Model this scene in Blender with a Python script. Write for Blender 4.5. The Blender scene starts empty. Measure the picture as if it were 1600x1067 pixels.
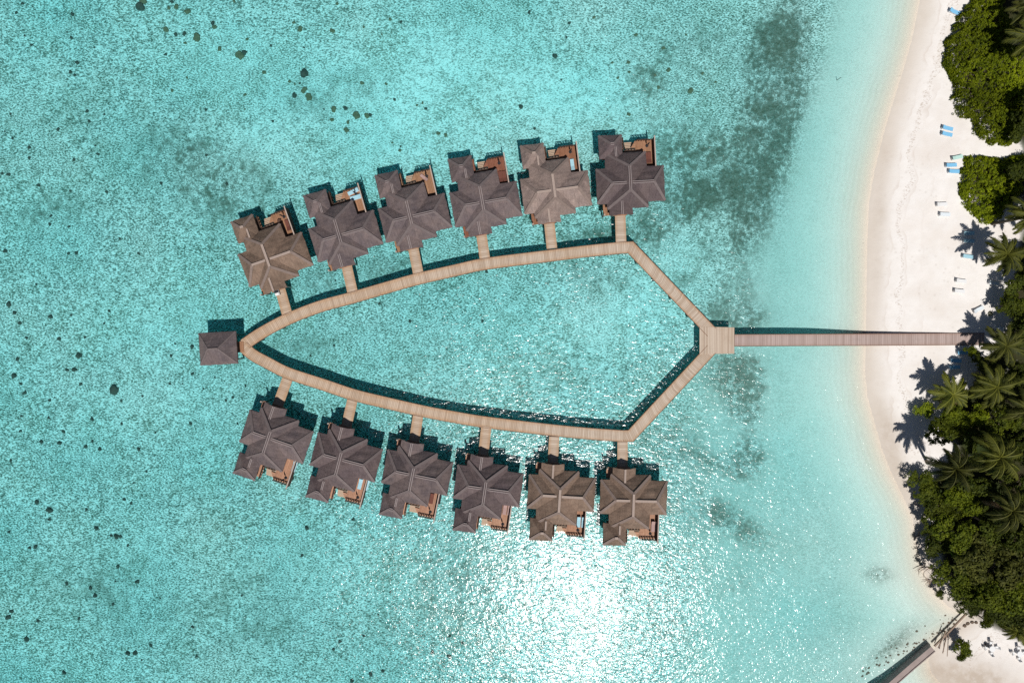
import bpy, bmesh, math, random
import numpy as np
from mathutils import Vector, Matrix, noise as mnoise

# ------------------------------------------------------------------ camera, sky, sun, exposure
sc = bpy.context.scene
COL = sc.collection
H = 125.5; F = 1067.0; TILT = math.radians(-2.3)
cam_d = bpy.data.cameras.new("camera"); cam = bpy.data.objects.new("camera", cam_d); COL.objects.link(cam)
cam_d.sensor_width = 36; cam_d.lens = 36 * F / 1600.0
cam_d.clip_start = 1; cam_d.clip_end = 6000
cam.location = (0, 0, H); cam.rotation_euler = (TILT, 0, 0)
sc.camera = cam
SUNV = Vector((0.108, -0.460, 1.0)).normalized()
world = bpy.data.worlds.new("World"); sc.world = world; world.use_nodes = True
wn = world.node_tree.nodes; wl = world.node_tree.links
wn.clear()
sky = wn.new("ShaderNodeTexSky"); sky.sky_type = 'NISHITA'; sky.sun_disc = False
sky.sun_elevation = math.asin(SUNV.z); sky.sun_rotation = math.atan2(SUNV.x, SUNV.y)
sky.air_density = 1.0; sky.dust_density = 0.6; sky.ozone_density = 1.0
bg = wn.new("ShaderNodeBackground"); bg.inputs[1].default_value = 0.042
wo = wn.new("ShaderNodeOutputWorld")
wl.new(sky.outputs[0], bg.inputs[0]); wl.new(bg.outputs[0], wo.inputs[0])
sun_d = bpy.data.lights.new("sun", 'SUN'); sun_d.energy = 4.6; sun_d.angle = math.radians(0.5); sun_d.color = (1.0, 0.965, 0.91)
sun = bpy.data.objects.new("sun", sun_d); COL.objects.link(sun)
sun.rotation_euler = SUNV.to_track_quat('Z', 'Y').to_euler(); sun.location = (0, 0, 60)
sc.view_settings.view_transform = 'Standard'; sc.view_settings.look = 'None'
sc.view_settings.exposure = -0.28; sc.view_settings.gamma = 1
sc.cycles.use_denoising = False
sc.cycles.max_bounces = 6; sc.cycles.transparent_max_bounces = 8; sc.cycles.volume_bounces = 0
sc.cycles.transmission_bounces = 4; sc.cycles.glossy_bounces = 2; sc.cycles.diffuse_bounces = 3
sc.cycles.sample_clamp_indirect = 4

random.seed(7); rng = np.random.default_rng(11)
CT, ST = math.cos(TILT), math.sin(TILT)

def P(px, py, z=0.0):
    """point at height z that the photograph shows at px, py (a survey of the site from the aerial view)"""
    dx, dy = px - 800.0, py - 533.5
    d = Vector((dx, F * ST - dy * CT, -F * CT - dy * ST))
    t = (z - H) / d.z
    return Vector((d.x * t, d.y * t, z))

def to_px(x, y, z=0.0):
    dep = y * ST - (z - H) * CT
    upc = y * CT + (z - H) * ST
    return 800 + F * x / dep, 533.5 - F * upc / dep

# ------------------------------------------------------------------ tagging helpers
def tag(o, label=None, cat=None, group=None, kind=None):
    if label: o['label'] = label
    if cat: o['category'] = cat
    if group: o['group'] = group
    if kind: o['kind'] = kind
    return o

def empty(name, loc, rz=0.0):
    o = bpy.data.objects.new(name, None); COL.objects.link(o)
    o.location = loc; o.rotation_euler = (0, 0, rz); o.empty_display_size = 0.5
    return o

def link(name, me, mat=None, parent=None):
    o = bpy.data.objects.new(name, me); COL.objects.link(o)
    if mat is not None and len(me.materials) == 0: me.materials.append(mat)
    if parent is not None: o.parent = parent
    return o

def copy_tree(o, parent=None):
    c = o.copy(); COL.objects.link(c)
    if parent is not None: c.parent = parent
    for ch in list(CH.get(o.name, [])):
        cc = copy_tree(ch, c)
        CH.setdefault(c.name, []).append(cc)
    return c

CH = {}
def reg(o):
    if o.parent is not None: CH.setdefault(o.parent.name, []).append(o)
    return o

# ------------------------------------------------------------------ mesh builder
class MB:
    def __init__(s): s.v = []; s.f = []; s.uv = []
    def face(s, pts, uvs=None):
        b = len(s.v); s.v += [tuple(p) for p in pts]; s.f.append(tuple(range(b, b + len(pts))))
        if uvs is None:
            uvs = [(p[0], p[1]) for p in pts]
        s.uv.append(uvs)
    def box(s, x0, x1, y0, y1, z0, z1, uvswap=False):
        if x0 > x1: x0, x1 = x1, x0
        if y0 > y1: y0, y1 = y1, y0
        q = [(x0,y0,z0),(x1,y0,z0),(x1,y1,z0),(x0,y1,z0),(x0,y0,z1),(x1,y0,z1),(x1,y1,z1),(x0,y1,z1)]
        for idx in ((3,2,1,0),(4,5,6,7),(0,1,5,4),(1,2,6,5),(2,3,7,6),(3,0,4,7)):
            p = [q[i] for i in idx]
            if idx in ((3,2,1,0),(4,5,6,7)): uv = [(a[1],a[0]) if uvswap else (a[0],a[1]) for a in p]
            elif abs(p[0][0]-p[1][0]) < 1e-6: uv = [(a[1],a[2]) for a in p]
            else: uv = [(a[0],a[2]) for a in p]
            s.face(p, uv)
    def bar(s, a, b, w, h, up=(0,0,1)):
        a = Vector(a); b = Vector(b); d = (b - a)
        if d.length < 1e-6: return
        dn = d.normalized(); upv = Vector(up)
        side = dn.cross(upv)
        if side.length < 1e-4: side = dn.cross(Vector((1,0,0)))
        side.normalize(); u2 = side.cross(dn).normalized()
        L = d.length
        c = []
        for e in (a, b):
            for sx, sy in ((-1,-1),(1,-1),(1,1),(-1,1)):
                c.append(e + side * (sx*w/2) + u2 * (sy*h/2))
        for i in range(4):
            j = (i+1) % 4
            s.face([c[i], c[j], c[4+j], c[4+i]], [(0,0),(w,0),(w,L),(0,L)])
        s.face([c[3],c[2],c[1],c[0]], [(0,0)]*4); s.face([c[4],c[5],c[6],c[7]], [(0,0)]*4)
    def tube(s, pts, rad, n=8, cap=True):
        rings = []
        for i, p in enumerate(pts):
            p = Vector(p)
            d = (Vector(pts[min(i+1, len(pts)-1)]) - Vector(pts[max(i-1, 0)])).normalized()
            sd = d.cross(Vector((0,0,1)))
            if sd.length < 1e-3: sd = Vector((1,0,0))
            sd.normalize(); u2 = d.cross(sd).normalized()
            rings.append([p + (sd*math.cos(2*math.pi*k/n) + u2*math.sin(2*math.pi*k/n))*rad[i] for k in range(n)])
        for i in range(len(rings)-1):
            for k in range(n):
                m = (k+1) % n
                s.face([rings[i][k], rings[i][m], rings[i+1][m], rings[i+1][k]], [(k/n,i),((k+1)/n,i),((k+1)/n,i+1),(k/n,i+1)])
        if cap:
            s.face(list(reversed(rings[0])), [(0,0)]*n); s.face(rings[-1], [(0,0)]*n)
    def build(s, name, mat=None, parent=None, bevel=0, recalc=True, smooth=False):
        me = bpy.data.meshes.new(name)
        me.from_pydata(s.v, [], s.f)
        ul = me.uv_layers.new(name="UVMap")
        flat = np.array([c for f in s.uv for c in f], dtype=np.float32).ravel()
        ul.data.foreach_set("uv", flat)
        bm = bmesh.new(); bm.from_mesh(me)
        bmesh.ops.remove_doubles(bm, verts=bm.verts, dist=1e-4)
        if recalc: bmesh.ops.recalc_face_normals(bm, faces=bm.faces)
        if bevel: bmesh.ops.bevel(bm, geom=list(bm.edges), offset=bevel, segments=2, profile=0.6, affect='EDGES', clamp_overlap=True)
        if name == "roof":
            bmesh.ops.subdivide_edges(bm, edges=[e for e in bm.edges if e.calc_length() > 1.2], cuts=7, use_grid_fill=True)
            for v in bm.verts:
                q_ = v.co*0.9; nv_ = mnoise.noise_vector(q_); n2 = mnoise.noise_vector(v.co*2.7)
                v.co += Vector((nv_.x*.10+n2.x*.05, nv_.y*.10+n2.y*.05, nv_.z*.07+n2.z*.03))
        if smooth:
            for f in bm.faces: f.smooth = True
        bm.to_mesh(me); bm.free()
        o = link(name, me, mat, parent)
        reg(o)
        return o

def np_mesh(name, verts, faces, attr=None):
    """verts (n,3), faces (m,4) as numpy; attr face float named tint"""
    me = bpy.data.meshes.new(name)
    n, m = len(verts), len(faces)
    me.vertices.add(n); me.vertices.foreach_set("co", verts.astype(np.float32).ravel())
    me.loops.add(m*4); me.loops.foreach_set("vertex_index", faces.astype(np.int32).ravel())
    me.polygons.add(m)
    me.polygons.foreach_set("loop_start", np.arange(0, m*4, 4, dtype=np.int32))
    me.polygons.foreach_set("loop_total", np.full(m, 4, dtype=np.int32))
    if attr is not None:
        a = me.attributes.new("tint", 'FLOAT', 'FACE'); a.data.foreach_set("value", attr.astype(np.float32))
    me.update(calc_edges=True); me.validate()
    return me

# ------------------------------------------------------------------ materials
class NT:
    def __init__(s, name):
        s.m = bpy.data.materials.new(name); s.m.use_nodes = True
        s.t = s.m.node_tree; s.t.nodes.clear()
        s.out = s.n("ShaderNodeOutputMaterial")
    def n(s, typ, ins=None, **kw):
        nd = s.t.nodes.new(typ)
        for k, v in kw.items(): setattr(nd, k, v)
        if ins:
            for k, v in ins.items():
                if isinstance(v, bpy.types.NodeSocket): s.t.links.new(v, nd.inputs[k])
                else: nd.inputs[k].default_value = v
        return nd
    def math(s, op, a, b=0.0, clamp=False):
        nd = s.n("ShaderNodeMath", {0: a, 1: b}, operation=op); nd.use_clamp = clamp
        return nd.outputs[0]
    def noise(s, vec, scale, detail=2.0, rough=0.5, dist=0.0):
        return s.n("ShaderNodeTexNoise", {"Vector": vec, "Scale": scale, "Detail": detail, "Roughness": rough, "Distortion": dist}).outputs[0]
    def mr(s, v, a, b, c=0.0, d=1.0, smooth=False):
        nd = s.n("ShaderNodeMapRange", {0: v, 1: a, 2: b, 3: c, 4: d})
        if smooth: nd.interpolation_type = 'SMOOTHSTEP'
        return nd.outputs[0]
    def mix(s, f, a, b):
        nd = s.n("ShaderNodeMix", data_type='RGBA')
        for sock, v in ((nd.inputs[0], f), (nd.inputs[6], a), (nd.inputs[7], b)):
            if isinstance(v, bpy.types.NodeSocket): s.t.links.new(v, sock)
            else: sock.default_value = (v + (1.0,)) if isinstance(v, tuple) and len(v) == 3 else v
        return nd.outputs[2]
    def attr(s, name): return s.n("ShaderNodeAttribute", attribute_name=name).outputs[2]
    def objco(s): return s.n("ShaderNodeTexCoord").outputs[3]
    def uv(s): return s.n("ShaderNodeTexCoord").outputs[2]
    def pos(s): return s.n("ShaderNodeNewGeometry").outputs[0]
    def mapping(s, v, loc=(0,0,0), rot=(0,0,0), scale=(1,1,1)):
        return s.n("ShaderNodeMapping", {"Vector": v, "Location": loc, "Rotation": rot, "Scale": scale}).outputs[0]
    def xyz(s, v): return s.n("ShaderNodeSeparateXYZ", {0: v}).outputs
    def bump(s, h, strength=0.5, dist=0.1):
        return s.n("ShaderNodeBump", {"Height": h, "Strength": strength, "Distance": dist}).outputs[0]
    def bsdf(s, col, rough=0.8, normal=None, spec=0.3, metal=0.0):
        ins = {"Base Color": col if isinstance(col, bpy.types.NodeSocket) else tuple(col) + (1.0,), "Roughness": rough, "Metallic": metal, "Specular IOR Level": spec}
        b = s.n("ShaderNodeBsdfPrincipled", ins)
        if normal is not None: s.t.links.new(normal, b.inputs["Normal"])
        s.t.links.new(b.outputs[0], s.out.inputs[0])
        return b

def simple(name, col, rough=0.8, var=0.25, scale=6.0, spec=0.3):
    k = NT(name)
    n = k.noise(k.objco(), scale, 4, 0.6)
    c2 = tuple(min(1, c*(1+var)) for c in col); c1 = tuple(c*(1-var) for c in col)
    k.bsdf(k.mix(n, c1, c2), rough, k.bump(n, 0.3, 0.03), spec)
    return k.m

def roof_mat(name, base, warm, lichen):
    k = NT(name)
    uv = k.uv(); oc = k.pos()
    br = k.n("ShaderNodeTexBrick", {"Vector": uv, "Scale": 1.0, "Mortar Size": 0.03, "Brick Width": 0.5, "Row Height": 0.34, "Color1": (0.42,0.42,0.42,1), "Color2": (0.62,0.62,0.62,1), "Mortar": (0.2,0.2,0.2,1), "Bias": 0.0})
    fine = k.noise(oc, 9.0, 5, 0.75)
    u = k.xyz(uv)
    streak = k.noise(k.n("ShaderNodeCombineXYZ", {0: k.math('MULTIPLY', u[0], 3.0), 1: k.math('MULTIPLY', u[1], 0.5)}).outputs[0], 1.0, 3, 0.6)
    big = k.noise(oc, 0.35, 3, 0.6)
    oi = k.n("ShaderNodeObjectInfo").outputs["Random"]
    rnd = k.mr(oi, 0, 1, 0.9, 1.12)
    col = k.mix(k.mr(big, 0.38, 0.62), base, warm)
    pat = k.noise(k.mapping(oc, loc=(3,8,1)), 0.9, 5, 0.7, 0.6)
    col = k.mix(k.mr(pat, 0.56, 0.68, 0, 0.55), col, lichen)
    col = k.mix(k.mr(pat, 0.44, 0.34, 0, 0.5), col, tuple(c*0.6 for c in base))
    col = k.mix(k.math('MULTIPLY', k.mr(fine, 0.52, 0.75), 0.5), col, lichen)
    v = k.math('ADD', k.math('MULTIPLY', br.outputs[0], 0.28), k.math('ADD', k.math('MULTIPLY', fine, 0.75), k.math('MULTIPLY', streak, 0.85)))
    v = k.math('MULTIPLY', v, rnd)
    mul = k.n("ShaderNodeVectorMath", {0: col}, operation='SCALE'); k.t.links.new(v, mul.inputs[3])
    hgt = k.math('ADD', k.math('MULTIPLY', br.outputs[0], 1.0), k.math('MULTIPLY', fine, 1.2))
    k.bsdf(mul.outputs[0], 0.85, k.bump(hgt, 0.6, 0.06), 0.25)
    return k.m

M = {}
M['roof_grey'] = roof_mat("roof_shingle_grey", (0.130,0.102,0.107), (0.185,0.140,0.134), (0.21,0.17,0.165))
M['roof_brown'] = roof_mat("roof_shingle_brown", (0.175,0.120,0.090), (0.245,0.168,0.126), (0.24,0.18,0.14))
M['roof_light'] = roof_mat("roof_shingle_light", (0.250,0.190,0.172), (0.32,0.24,0.21), (0.40,0.31,0.28))
M['roof_dark'] = roof_mat("roof_shingle_dark", (0.120,0.090,0.094), (0.145,0.108,0.106), (0.19,0.15,0.15))
M['cap_thin'] = simple("ridge_cap_pale_metal", (0.31,0.26,0.255), 0.55, 0.2, 3)
M['cap_broad'] = simple("ridge_cap_weathered", (0.37,0.29,0.25), 0.8, 0.25, 3)
M['cap_hip'] = simple("hip_cap_shingle", (0.175,0.140,0.138), 0.85, 0.3, 2)
M['cap_hip_brown'] = simple('hip_cap_brown_shingle', (0.235,0.178,0.155), 0.85, 0.3, 2)
M['wall'] = simple("dark_timber_wall", (0.07,0.04,0.025), 0.8, 0.3, 3)
M['stilt'] = simple("concrete_stilt", (0.22,0.20,0.18), 0.9, 0.3, 3)
M['rail'] = simple("dark_timber_rail", (0.06,0.035,0.025), 0.7, 0.3, 5)
M['rail_pale'] = simple("weathered_rail_cap", (0.45,0.36,0.31), 0.8, 0.2, 5)
M['step'] = simple("pale_timber_step", (0.46,0.34,0.25), 0.8, 0.2, 3)
M['white'] = simple("white_paint", (0.80,0.80,0.80), 0.5, 0.04, 4)
M['blue'] = simple("light_blue_cushion", (0.38,0.62,0.72), 0.9, 0.08, 3)
M['sky_blue'] = simple("sky_blue_cushion", (0.22,0.52,0.78), 0.9, 0.08, 3)
M['mint'] = simple("mint_cushion", (0.50,0.72,0.66), 0.9, 0.08, 3)
M['pale_cushion'] = simple("pale_blue_white_cushion", (0.74,0.80,0.84), 0.9, 0.06, 3)
M['brown_cushion'] = simple("brown_cushion", (0.16,0.06,0.045), 0.9, 0.15, 3)
M['rose_cushion'] = simple("rose_brown_cushion", (0.42,0.28,0.26), 0.9, 0.1, 3)
M['wood_dark'] = simple("dark_lounger_wood", (0.09,0.045,0.03), 0.7, 0.25, 5)
M['dark'] = simple("dark_fabric", (0.03,0.03,0.035), 0.9, 0.2, 5)
M['coral_dark'] = simple("dark_coral", (0.070,0.077,0.064), 0.95, 0.6, 2.5)
M['coral_brown'] = simple("brown_coral", (0.16,0.145,0.09), 0.95, 0.6, 2.5)
M['rock'] = simple("beach_rock", (0.16,0.12,0.09), 0.95, 0.4, 2)
M['rock_pale'] = simple("coral_rubble_rock", (0.38,0.32,0.22), 0.95, 0.5, 2)
M['bark'] = simple("grey_bark", (0.20,0.16,0.12), 0.95, 0.35, 3)
M['palm_bark'] = simple("palm_bark", (0.24,0.20,0.15), 0.95, 0.35, 4)
M['dead'] = simple("bleached_branch", (0.30,0.22,0.17), 0.95, 0.3, 3)
M['concrete'] = simple("pinkish_concrete", (0.34,0.275,0.255), 0.9, 0.3, 0.8)

def plank_mat(name, worn, edge, dark, pitch=0.30, axis=0, edge_v=None):
    k = NT(name)
    u = k.xyz(k.uv())
    a, b = (u[0], u[1]) if axis == 0 else (u[1], u[0])
    idx = k.math('FLOOR', k.math('DIVIDE', a, pitch))
    wn_ = k.n("ShaderNodeTexWhiteNoise", {"W": idx}, noise_dimensions='1D').outputs[0]
    sec = k.n("ShaderNodeTexWhiteNoise", {"W": k.math('FLOOR', k.math('DIVIDE', a, pitch*7.3))}, noise_dimensions='1D').outputs[0]
    fr = k.math('FRACT', k.math('DIVIDE', a, pitch))
    gap = k.math('LESS_THAN', fr, 0.16)
    sgap = k.math('LESS_THAN', k.math('FRACT', k.math('DIVIDE', a, pitch*7.3)), 0.045)
    nz = k.noise(k.pos(), 3.0, 4, 0.65)
    big = k.noise(k.pos(), 0.12, 2, 0.5)
    if edge_v:
        ab = k.math('ABSOLUTE', b)
        f = k.math('ADD', k.mr(ab, edge_v*0.35, edge_v*0.95), k.math('MULTIPLY', k.math('SUBTRACT', nz, 0.5), 0.9), clamp=True)
        f = k.math('ADD', f, k.mr(k.math('ADD', k.math('MULTIPLY', k.xyz(k.pos())[0], 0.006), big), 0.75, 0.25, -0.25, 0.45), clamp=True)
    else:
        f = k.mr(nz, 0.3, 0.7)
    col = k.mix(f, worn, edge)
    stain = k.noise(k.pos(), 0.5, 4, 0.7)
    col = k.mix(k.mr(stain, 0.52, 0.72, 0, 0.45), col, tuple(c*0.62 for c in worn))
    col = k.mix(k.math('MULTIPLY', wn_, 0.48), col, tuple(c*0.6 for c in edge))
    col = k.mix(k.math('MULTIPLY', sec, 0.12), col, tuple(min(1, c*1.25) for c in worn))
    col = k.mix(k.math('MULTIPLY', gap, 0.45), col, dark)
    col = k.mix(k.math('MULTIPLY', sgap, 0.30), col, dark)
    if name == "villa_deck_planks":
        oi = k.n("ShaderNodeObjectInfo").outputs["Color"]
        col = k.n("ShaderNodeMix", {0: 1.0, 6: col, 7: oi}, data_type='RGBA', blend_type='MULTIPLY').outputs[2]
    k.bsdf(col, 0.85, k.bump(nz, 0.3, 0.02), 0.2)
    return k.m
M['walk'] = plank_mat("boardwalk_planks", (0.575,0.475,0.385), (0.51,0.335,0.21), (0.11,0.05,0.03), 0.30, 0, 1.0)
M['walk_grey'] = plank_mat("jetty_planks", (0.47,0.37,0.34), (0.43,0.30,0.25), (0.16,0.10,0.085), 0.34, 0, 1.0)
M['deck'] = plank_mat("villa_deck_planks", (0.42,0.235,0.145), (0.31,0.155,0.085), (0.05,0.02,0.012), 0.30, 1)
M['screen'] = plank_mat("privacy_screen_planks", (0.13,0.07,0.05), (0.10,0.05,0.035), (0.03,0.015,0.01), 0.2, 0)

def leaf_mat(name, dark, light, trans=0.35, gloss=0.35):
    k = NT(name)
    t = k.attr("tint")
    big = k.noise(k.pos(), 0.55, 3, 0.6)
    f = k.math('ADD', k.math('MULTIPLY', t, 0.65), k.mr(big, 0.3, 0.7, -0.15, 0.5), clamp=True)
    brn = k.math('GREATER_THAN', t, 2.5)
    rnd = k.mr(k.n("ShaderNodeObjectInfo").outputs['Random'], 0, 1, 0.62, 1.3)
    vs_ = k.n("ShaderNodeVectorMath", {0: k.mix(brn, k.mix(f, dark, light), (0.17,0.11,0.055))}, operation='SCALE'); k.t.links.new(rnd, vs_.inputs[3]); col = vs_.outputs[0]
    b = k.n("ShaderNodeBsdfPrincipled", {"Base Color": col, "Roughness": 0.6, "Specular IOR Level": gloss*0.4})
    tr = k.n("ShaderNodeBsdfTranslucent", {"Color": col})
    mx = k.n("ShaderNodeMixShader", {0: trans, 1: b.outputs[0], 2: tr.outputs[0]})
    k.t.links.new(mx.outputs[0], k.out.inputs[0])
    return k.m
M['leaf_shrub'] = leaf_mat("shrub_leaf", (0.075,0.115,0.004), (0.285,0.335,0.008))
M['leaf_lime'] = leaf_mat("lime_leaf", (0.10,0.15,0.01), (0.36,0.42,0.02))
M['leaf_mid'] = leaf_mat("mid_green_leaf", (0.036,0.058,0.005), (0.170,0.200,0.014))
M['leaf_dark'] = leaf_mat("dark_green_leaf", (0.022,0.036,0.005), (0.105,0.128,0.014))
M['leaf_olive'] = leaf_mat("olive_leaf", (0.038,0.050,0.010), (0.17,0.175,0.034))
M['frond'] = leaf_mat("palm_frond", (0.026,0.040,0.005), (0.165,0.170,0.024), 0.3, 0.6)
M['frond_dark'] = leaf_mat("palm_frond_dark", (0.018,0.028,0.005), (0.125,0.128,0.022), 0.3, 0.6)

# ------------------------------------------------------------------ terrain
SHORE = [(1475,-900),(1455,-400),(1447,-100),(1437,0),(1425,60),(1411,110),(1395,160),(1380,210),(1366,267),(1357,320),(1354,380),(1353,450),(1352,530),(1351,580),(1355,620),(1366,660),(1377,700),(1392,738),(1410,775),(1426,810),(1432,850),(1442,890),(1460,925),(1482,948),(1512,962),(1488,985),(1464,1006),(1450,1030),(1455,1050),(1475,1075),(1490,1150),(1500,1500),(1500,2200)]
SW = np.array([tuple(P(x, y, 0))[:2] for x, y in SHORE])

def shore_dist(x, y):
    """signed distance to the waterline in metres, positive towards the land"""
    pts = np.stack([x.ravel(), y.ravel()], 1)
    best = np.full(len(pts), 1e9); 
    for i in range(len(SW)-1):
        a, b = SW[i], SW[i+1]; ab = b - a
        t = np.clip(((pts - a) @ ab) / (ab @ ab), 0, 1)
        q = a + t[:, None]*ab
        d = np.hypot(*(pts - q).T)
        best = np.minimum(best, d)
    poly = np.vstack([SW, [[3000, SW[-1,1]], [3000, SW[0,1]]]])
    inside = np.zeros(len(pts), bool)
    j = len(poly)-1
    for i in range(len(poly)):
        xi, yi = poly[i]; xj, yj = poly[j]
        c = ((yi > pts[:,1]) != (yj > pts[:,1])) & (pts[:,0] < (xj-xi)*(pts[:,1]-yi)/(yj-yi+1e-12)+xi)
        inside ^= c; j = i
    s = np.where(inside, best, -best)
    far = (pts[:,1] > SW[0,1]) | (pts[:,1] < SW[-1,1])
    s = np.where(far & (pts[:,0] > 80), np.abs(best), s)
    return s.reshape(x.shape)

def vnoise(x, y, s, seed):
    r = np.random.default_rng(seed); g = r.random((64, 64))
    fx, fy = x/s, y/s
    ix, iy = np.floor(fx).astype(int), np.floor(fy).astype(int)
    tx, ty = fx-ix, fy-iy; tx = tx*tx*(3-2*tx); ty = ty*ty*(3-2*ty)
    a = g[ix % 64, iy % 64]; b = g[(ix+1) % 64, iy % 64]; c = g[ix % 64, (iy+1) % 64]; d = g[(ix+1) % 64, (iy+1) % 64]
    return (a*(1-tx)+b*tx)*(1-ty) + (c*(1-tx)+d*tx)*ty

def height(x, y):
    x = np.asarray(x, float); y = np.asarray(y, float)
    d = shore_dist(x, y)
    px, py = to_px(np.clip(x, -300, 300), np.clip(y, -300, 300))
    w = -d * np.where(py > 760, np.interp(py, [760, 900], [1.0, 0.62]), 1.0)
    sea = -np.interp(w, [0, 1, 3, 6, 10, 16, 24, 40, 80], [0, .12, .36, .76, 1.2, 1.58, 1.75, 1.95, 2.1])
    sea = sea + np.clip(w/20, 0, 1)*((vnoise(x, y, 14, 3)-.5)*.5 + (vnoise(x, y, 4, 4)-.5)*.16)
    land = np.interp(d, [0, 3, 8, 14, 22, 40], [0, .14, .45, .78, .90, 1.25])
    land = land + np.clip(d/10, 0, 1)*(vnoise(x, y, 3, 5)-.5)*.10 + np.clip(d/4,0,1)*(vnoise(x, y, .9, 6)-.5)*.03
    return np.where(d > 0, land, sea)

def gz(x, y): return float(height(np.array([[x]]), np.array([[y]]))[0,0])

def axis(lo, hi, step, far):
    core = np.arange(lo, hi+1e-6, step)
    out = []; s = step; v = hi
    while v < far: s *= 1.5; v += s; out.append(v)
    neg = []; s = step; v = lo
    while v > -far: s *= 1.5; v -= s; neg.append(v)
    return np.array(neg[::-1] + list(core) + out)

ax = axis(-100, 104, 0.45, 2600); ay = axis(-68, 72, 0.45, 2600)
GX, GY = np.meshgrid(ax, ay)
GZ = height(GX, GY)
GD = shore_dist(GX, GY)
gpx, gpy = to_px(np.clip(GX, -300, 300), np.clip(GY, -300, 300))

def blob(cx, cy, rx, ry, a=0.0, amp=1.0):
    c, s = math.cos(math.radians(a)), math.sin(math.radians(a))
    u = (gpx-cx)*c + (gpy-cy)*s; v = -(gpx-cx)*s + (gpy-cy)*c
    return amp*np.exp(-((u/rx)**2 + (v/ry)**2))
reef = np.zeros_like(GX)
# dense dark band along the drop-off
for b in [(1246,60,10,90,0,.4),(1240,200,12,60,8,.4),(1216,270,12,50,15,.35),(1196,340,12,50,12,.3),(1235,20,28,45,0,1.0),(1222,90,36,50,0,1.0),(1205,60,20,30,0,.6),(1228,150,28,35,0,.8),(1205,145,34,26,0,.9),(1215,95,36,28,0,.7),(1190,175,28,18,0,.6),
          (1150,230,60,26,10,.75),(1180,255,50,34,0,1.0),(1200,220,34,40,0,1.0),(1225,170,22,60,12,.8),(1165,300,52,30,0,1.0),(1125,290,55,26,0,.8),
          (1170,350,38,34,0,.85),(1090,250,50,26,0,.7),(1060,330,50,28,0,.55),(1040,290,40,30,0,.5),(1150,370,26,30,0,.5),
          (1165,440,30,28,0,.55),(1170,495,40,26,0,.8),(1130,480,26,26,0,.5),(1165,590,40,50,0,.25),(1165,680,40,40,20,.2),(1150,570,36,24,0,.65),(1170,600,30,34,-30,.8),(1165,640,36,24,30,.6),
          (1120,590,30,22,0,.45),(1170,730,34,26,0,.75),(1100,720,50,22,20,.5),(1180,700,24,24,0,.35),(1060,690,50,26,0,.35),
          (1110,800,70,34,20,.55),(1180,840,60,28,30,.45),(1150,920,50,40,0,.35),(1060,440,40,26,0,.3),(1000,370,60,24,0,.35),(920,430,60,20,10,.35),(930,370,60,20,0,.35),
          (300,265,90,60,30,.45),(340,240,40,22,0,.2),(60,330,60,30,0,.3),(1080,70,80,50,0,.25),(1020,130,60,50,0,.3),(1060,200,60,30,0,.25),
          (480,150,60,30,20,.2),(400,300,90,60,0,.15),(120,200,120,90,0,.12),(560,120,60,30,0,.12),(700,930,90,80,0,.3),(380,960,120,80,0,.2),(130,930,90,60,0,.2),(1375,900,26,16,0,.55),(1395,1010,60,14,-40,.6),
          (620,420,90,30,0,.25),(500,440,60,20,0,.3),(470,540,50,20,0,.25),(840,590,90,30,0,.15),(1115,380,30,30,0,.3)]:
    reef += blob(*b)
reef = np.clip(reef, 0, 1.1)
lagoon = np.clip((-GD-9)/6, 0, 1)          # bed that takes the painted caustic speckle, away from the clean sand slope
edge = 1255 - 0.00042*np.clip(gpy-40, 0, 500)**2*1.0 - 0.12*np.clip(gpy,0,400)
lagoon = np.maximum(lagoon * np.clip((edge + 95 - gpx)/np.interp(gpy, [0, 350, 600], [60, 80, 150]), np.interp(gpy, [200, 600], [0.22, 0.42]), 1), np.clip(reef*1.5, 0, .9))
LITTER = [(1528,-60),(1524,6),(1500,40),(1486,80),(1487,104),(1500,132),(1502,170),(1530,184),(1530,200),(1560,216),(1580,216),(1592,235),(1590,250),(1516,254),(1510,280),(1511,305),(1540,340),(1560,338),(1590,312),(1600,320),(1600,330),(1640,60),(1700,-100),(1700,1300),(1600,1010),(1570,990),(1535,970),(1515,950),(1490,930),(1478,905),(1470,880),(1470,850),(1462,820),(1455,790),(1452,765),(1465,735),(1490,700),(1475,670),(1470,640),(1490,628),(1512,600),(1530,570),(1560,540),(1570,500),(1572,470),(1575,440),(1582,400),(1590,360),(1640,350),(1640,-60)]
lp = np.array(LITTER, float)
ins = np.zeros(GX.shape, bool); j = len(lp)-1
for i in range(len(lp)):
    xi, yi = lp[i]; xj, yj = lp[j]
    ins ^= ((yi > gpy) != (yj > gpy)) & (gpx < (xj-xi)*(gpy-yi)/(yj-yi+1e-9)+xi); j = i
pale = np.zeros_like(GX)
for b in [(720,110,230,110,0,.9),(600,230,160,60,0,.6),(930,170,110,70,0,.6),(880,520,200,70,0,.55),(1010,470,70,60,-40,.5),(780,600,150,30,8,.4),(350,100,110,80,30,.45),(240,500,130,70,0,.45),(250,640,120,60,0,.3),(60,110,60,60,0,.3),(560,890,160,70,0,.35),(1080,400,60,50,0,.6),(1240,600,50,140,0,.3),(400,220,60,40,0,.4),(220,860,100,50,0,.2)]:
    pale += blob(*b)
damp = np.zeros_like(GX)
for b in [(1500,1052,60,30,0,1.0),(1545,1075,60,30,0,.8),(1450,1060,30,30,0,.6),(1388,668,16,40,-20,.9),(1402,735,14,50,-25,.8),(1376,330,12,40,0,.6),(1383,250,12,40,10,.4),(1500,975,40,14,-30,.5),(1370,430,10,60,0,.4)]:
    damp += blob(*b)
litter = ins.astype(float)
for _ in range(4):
    litter[1:-1,1:-1] = (litter[1:-1,1:-1]*2 + litter[:-2,1:-1]+litter[2:,1:-1]+litter[1:-1,:-2]+litter[1:-1,2:])/6
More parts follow.
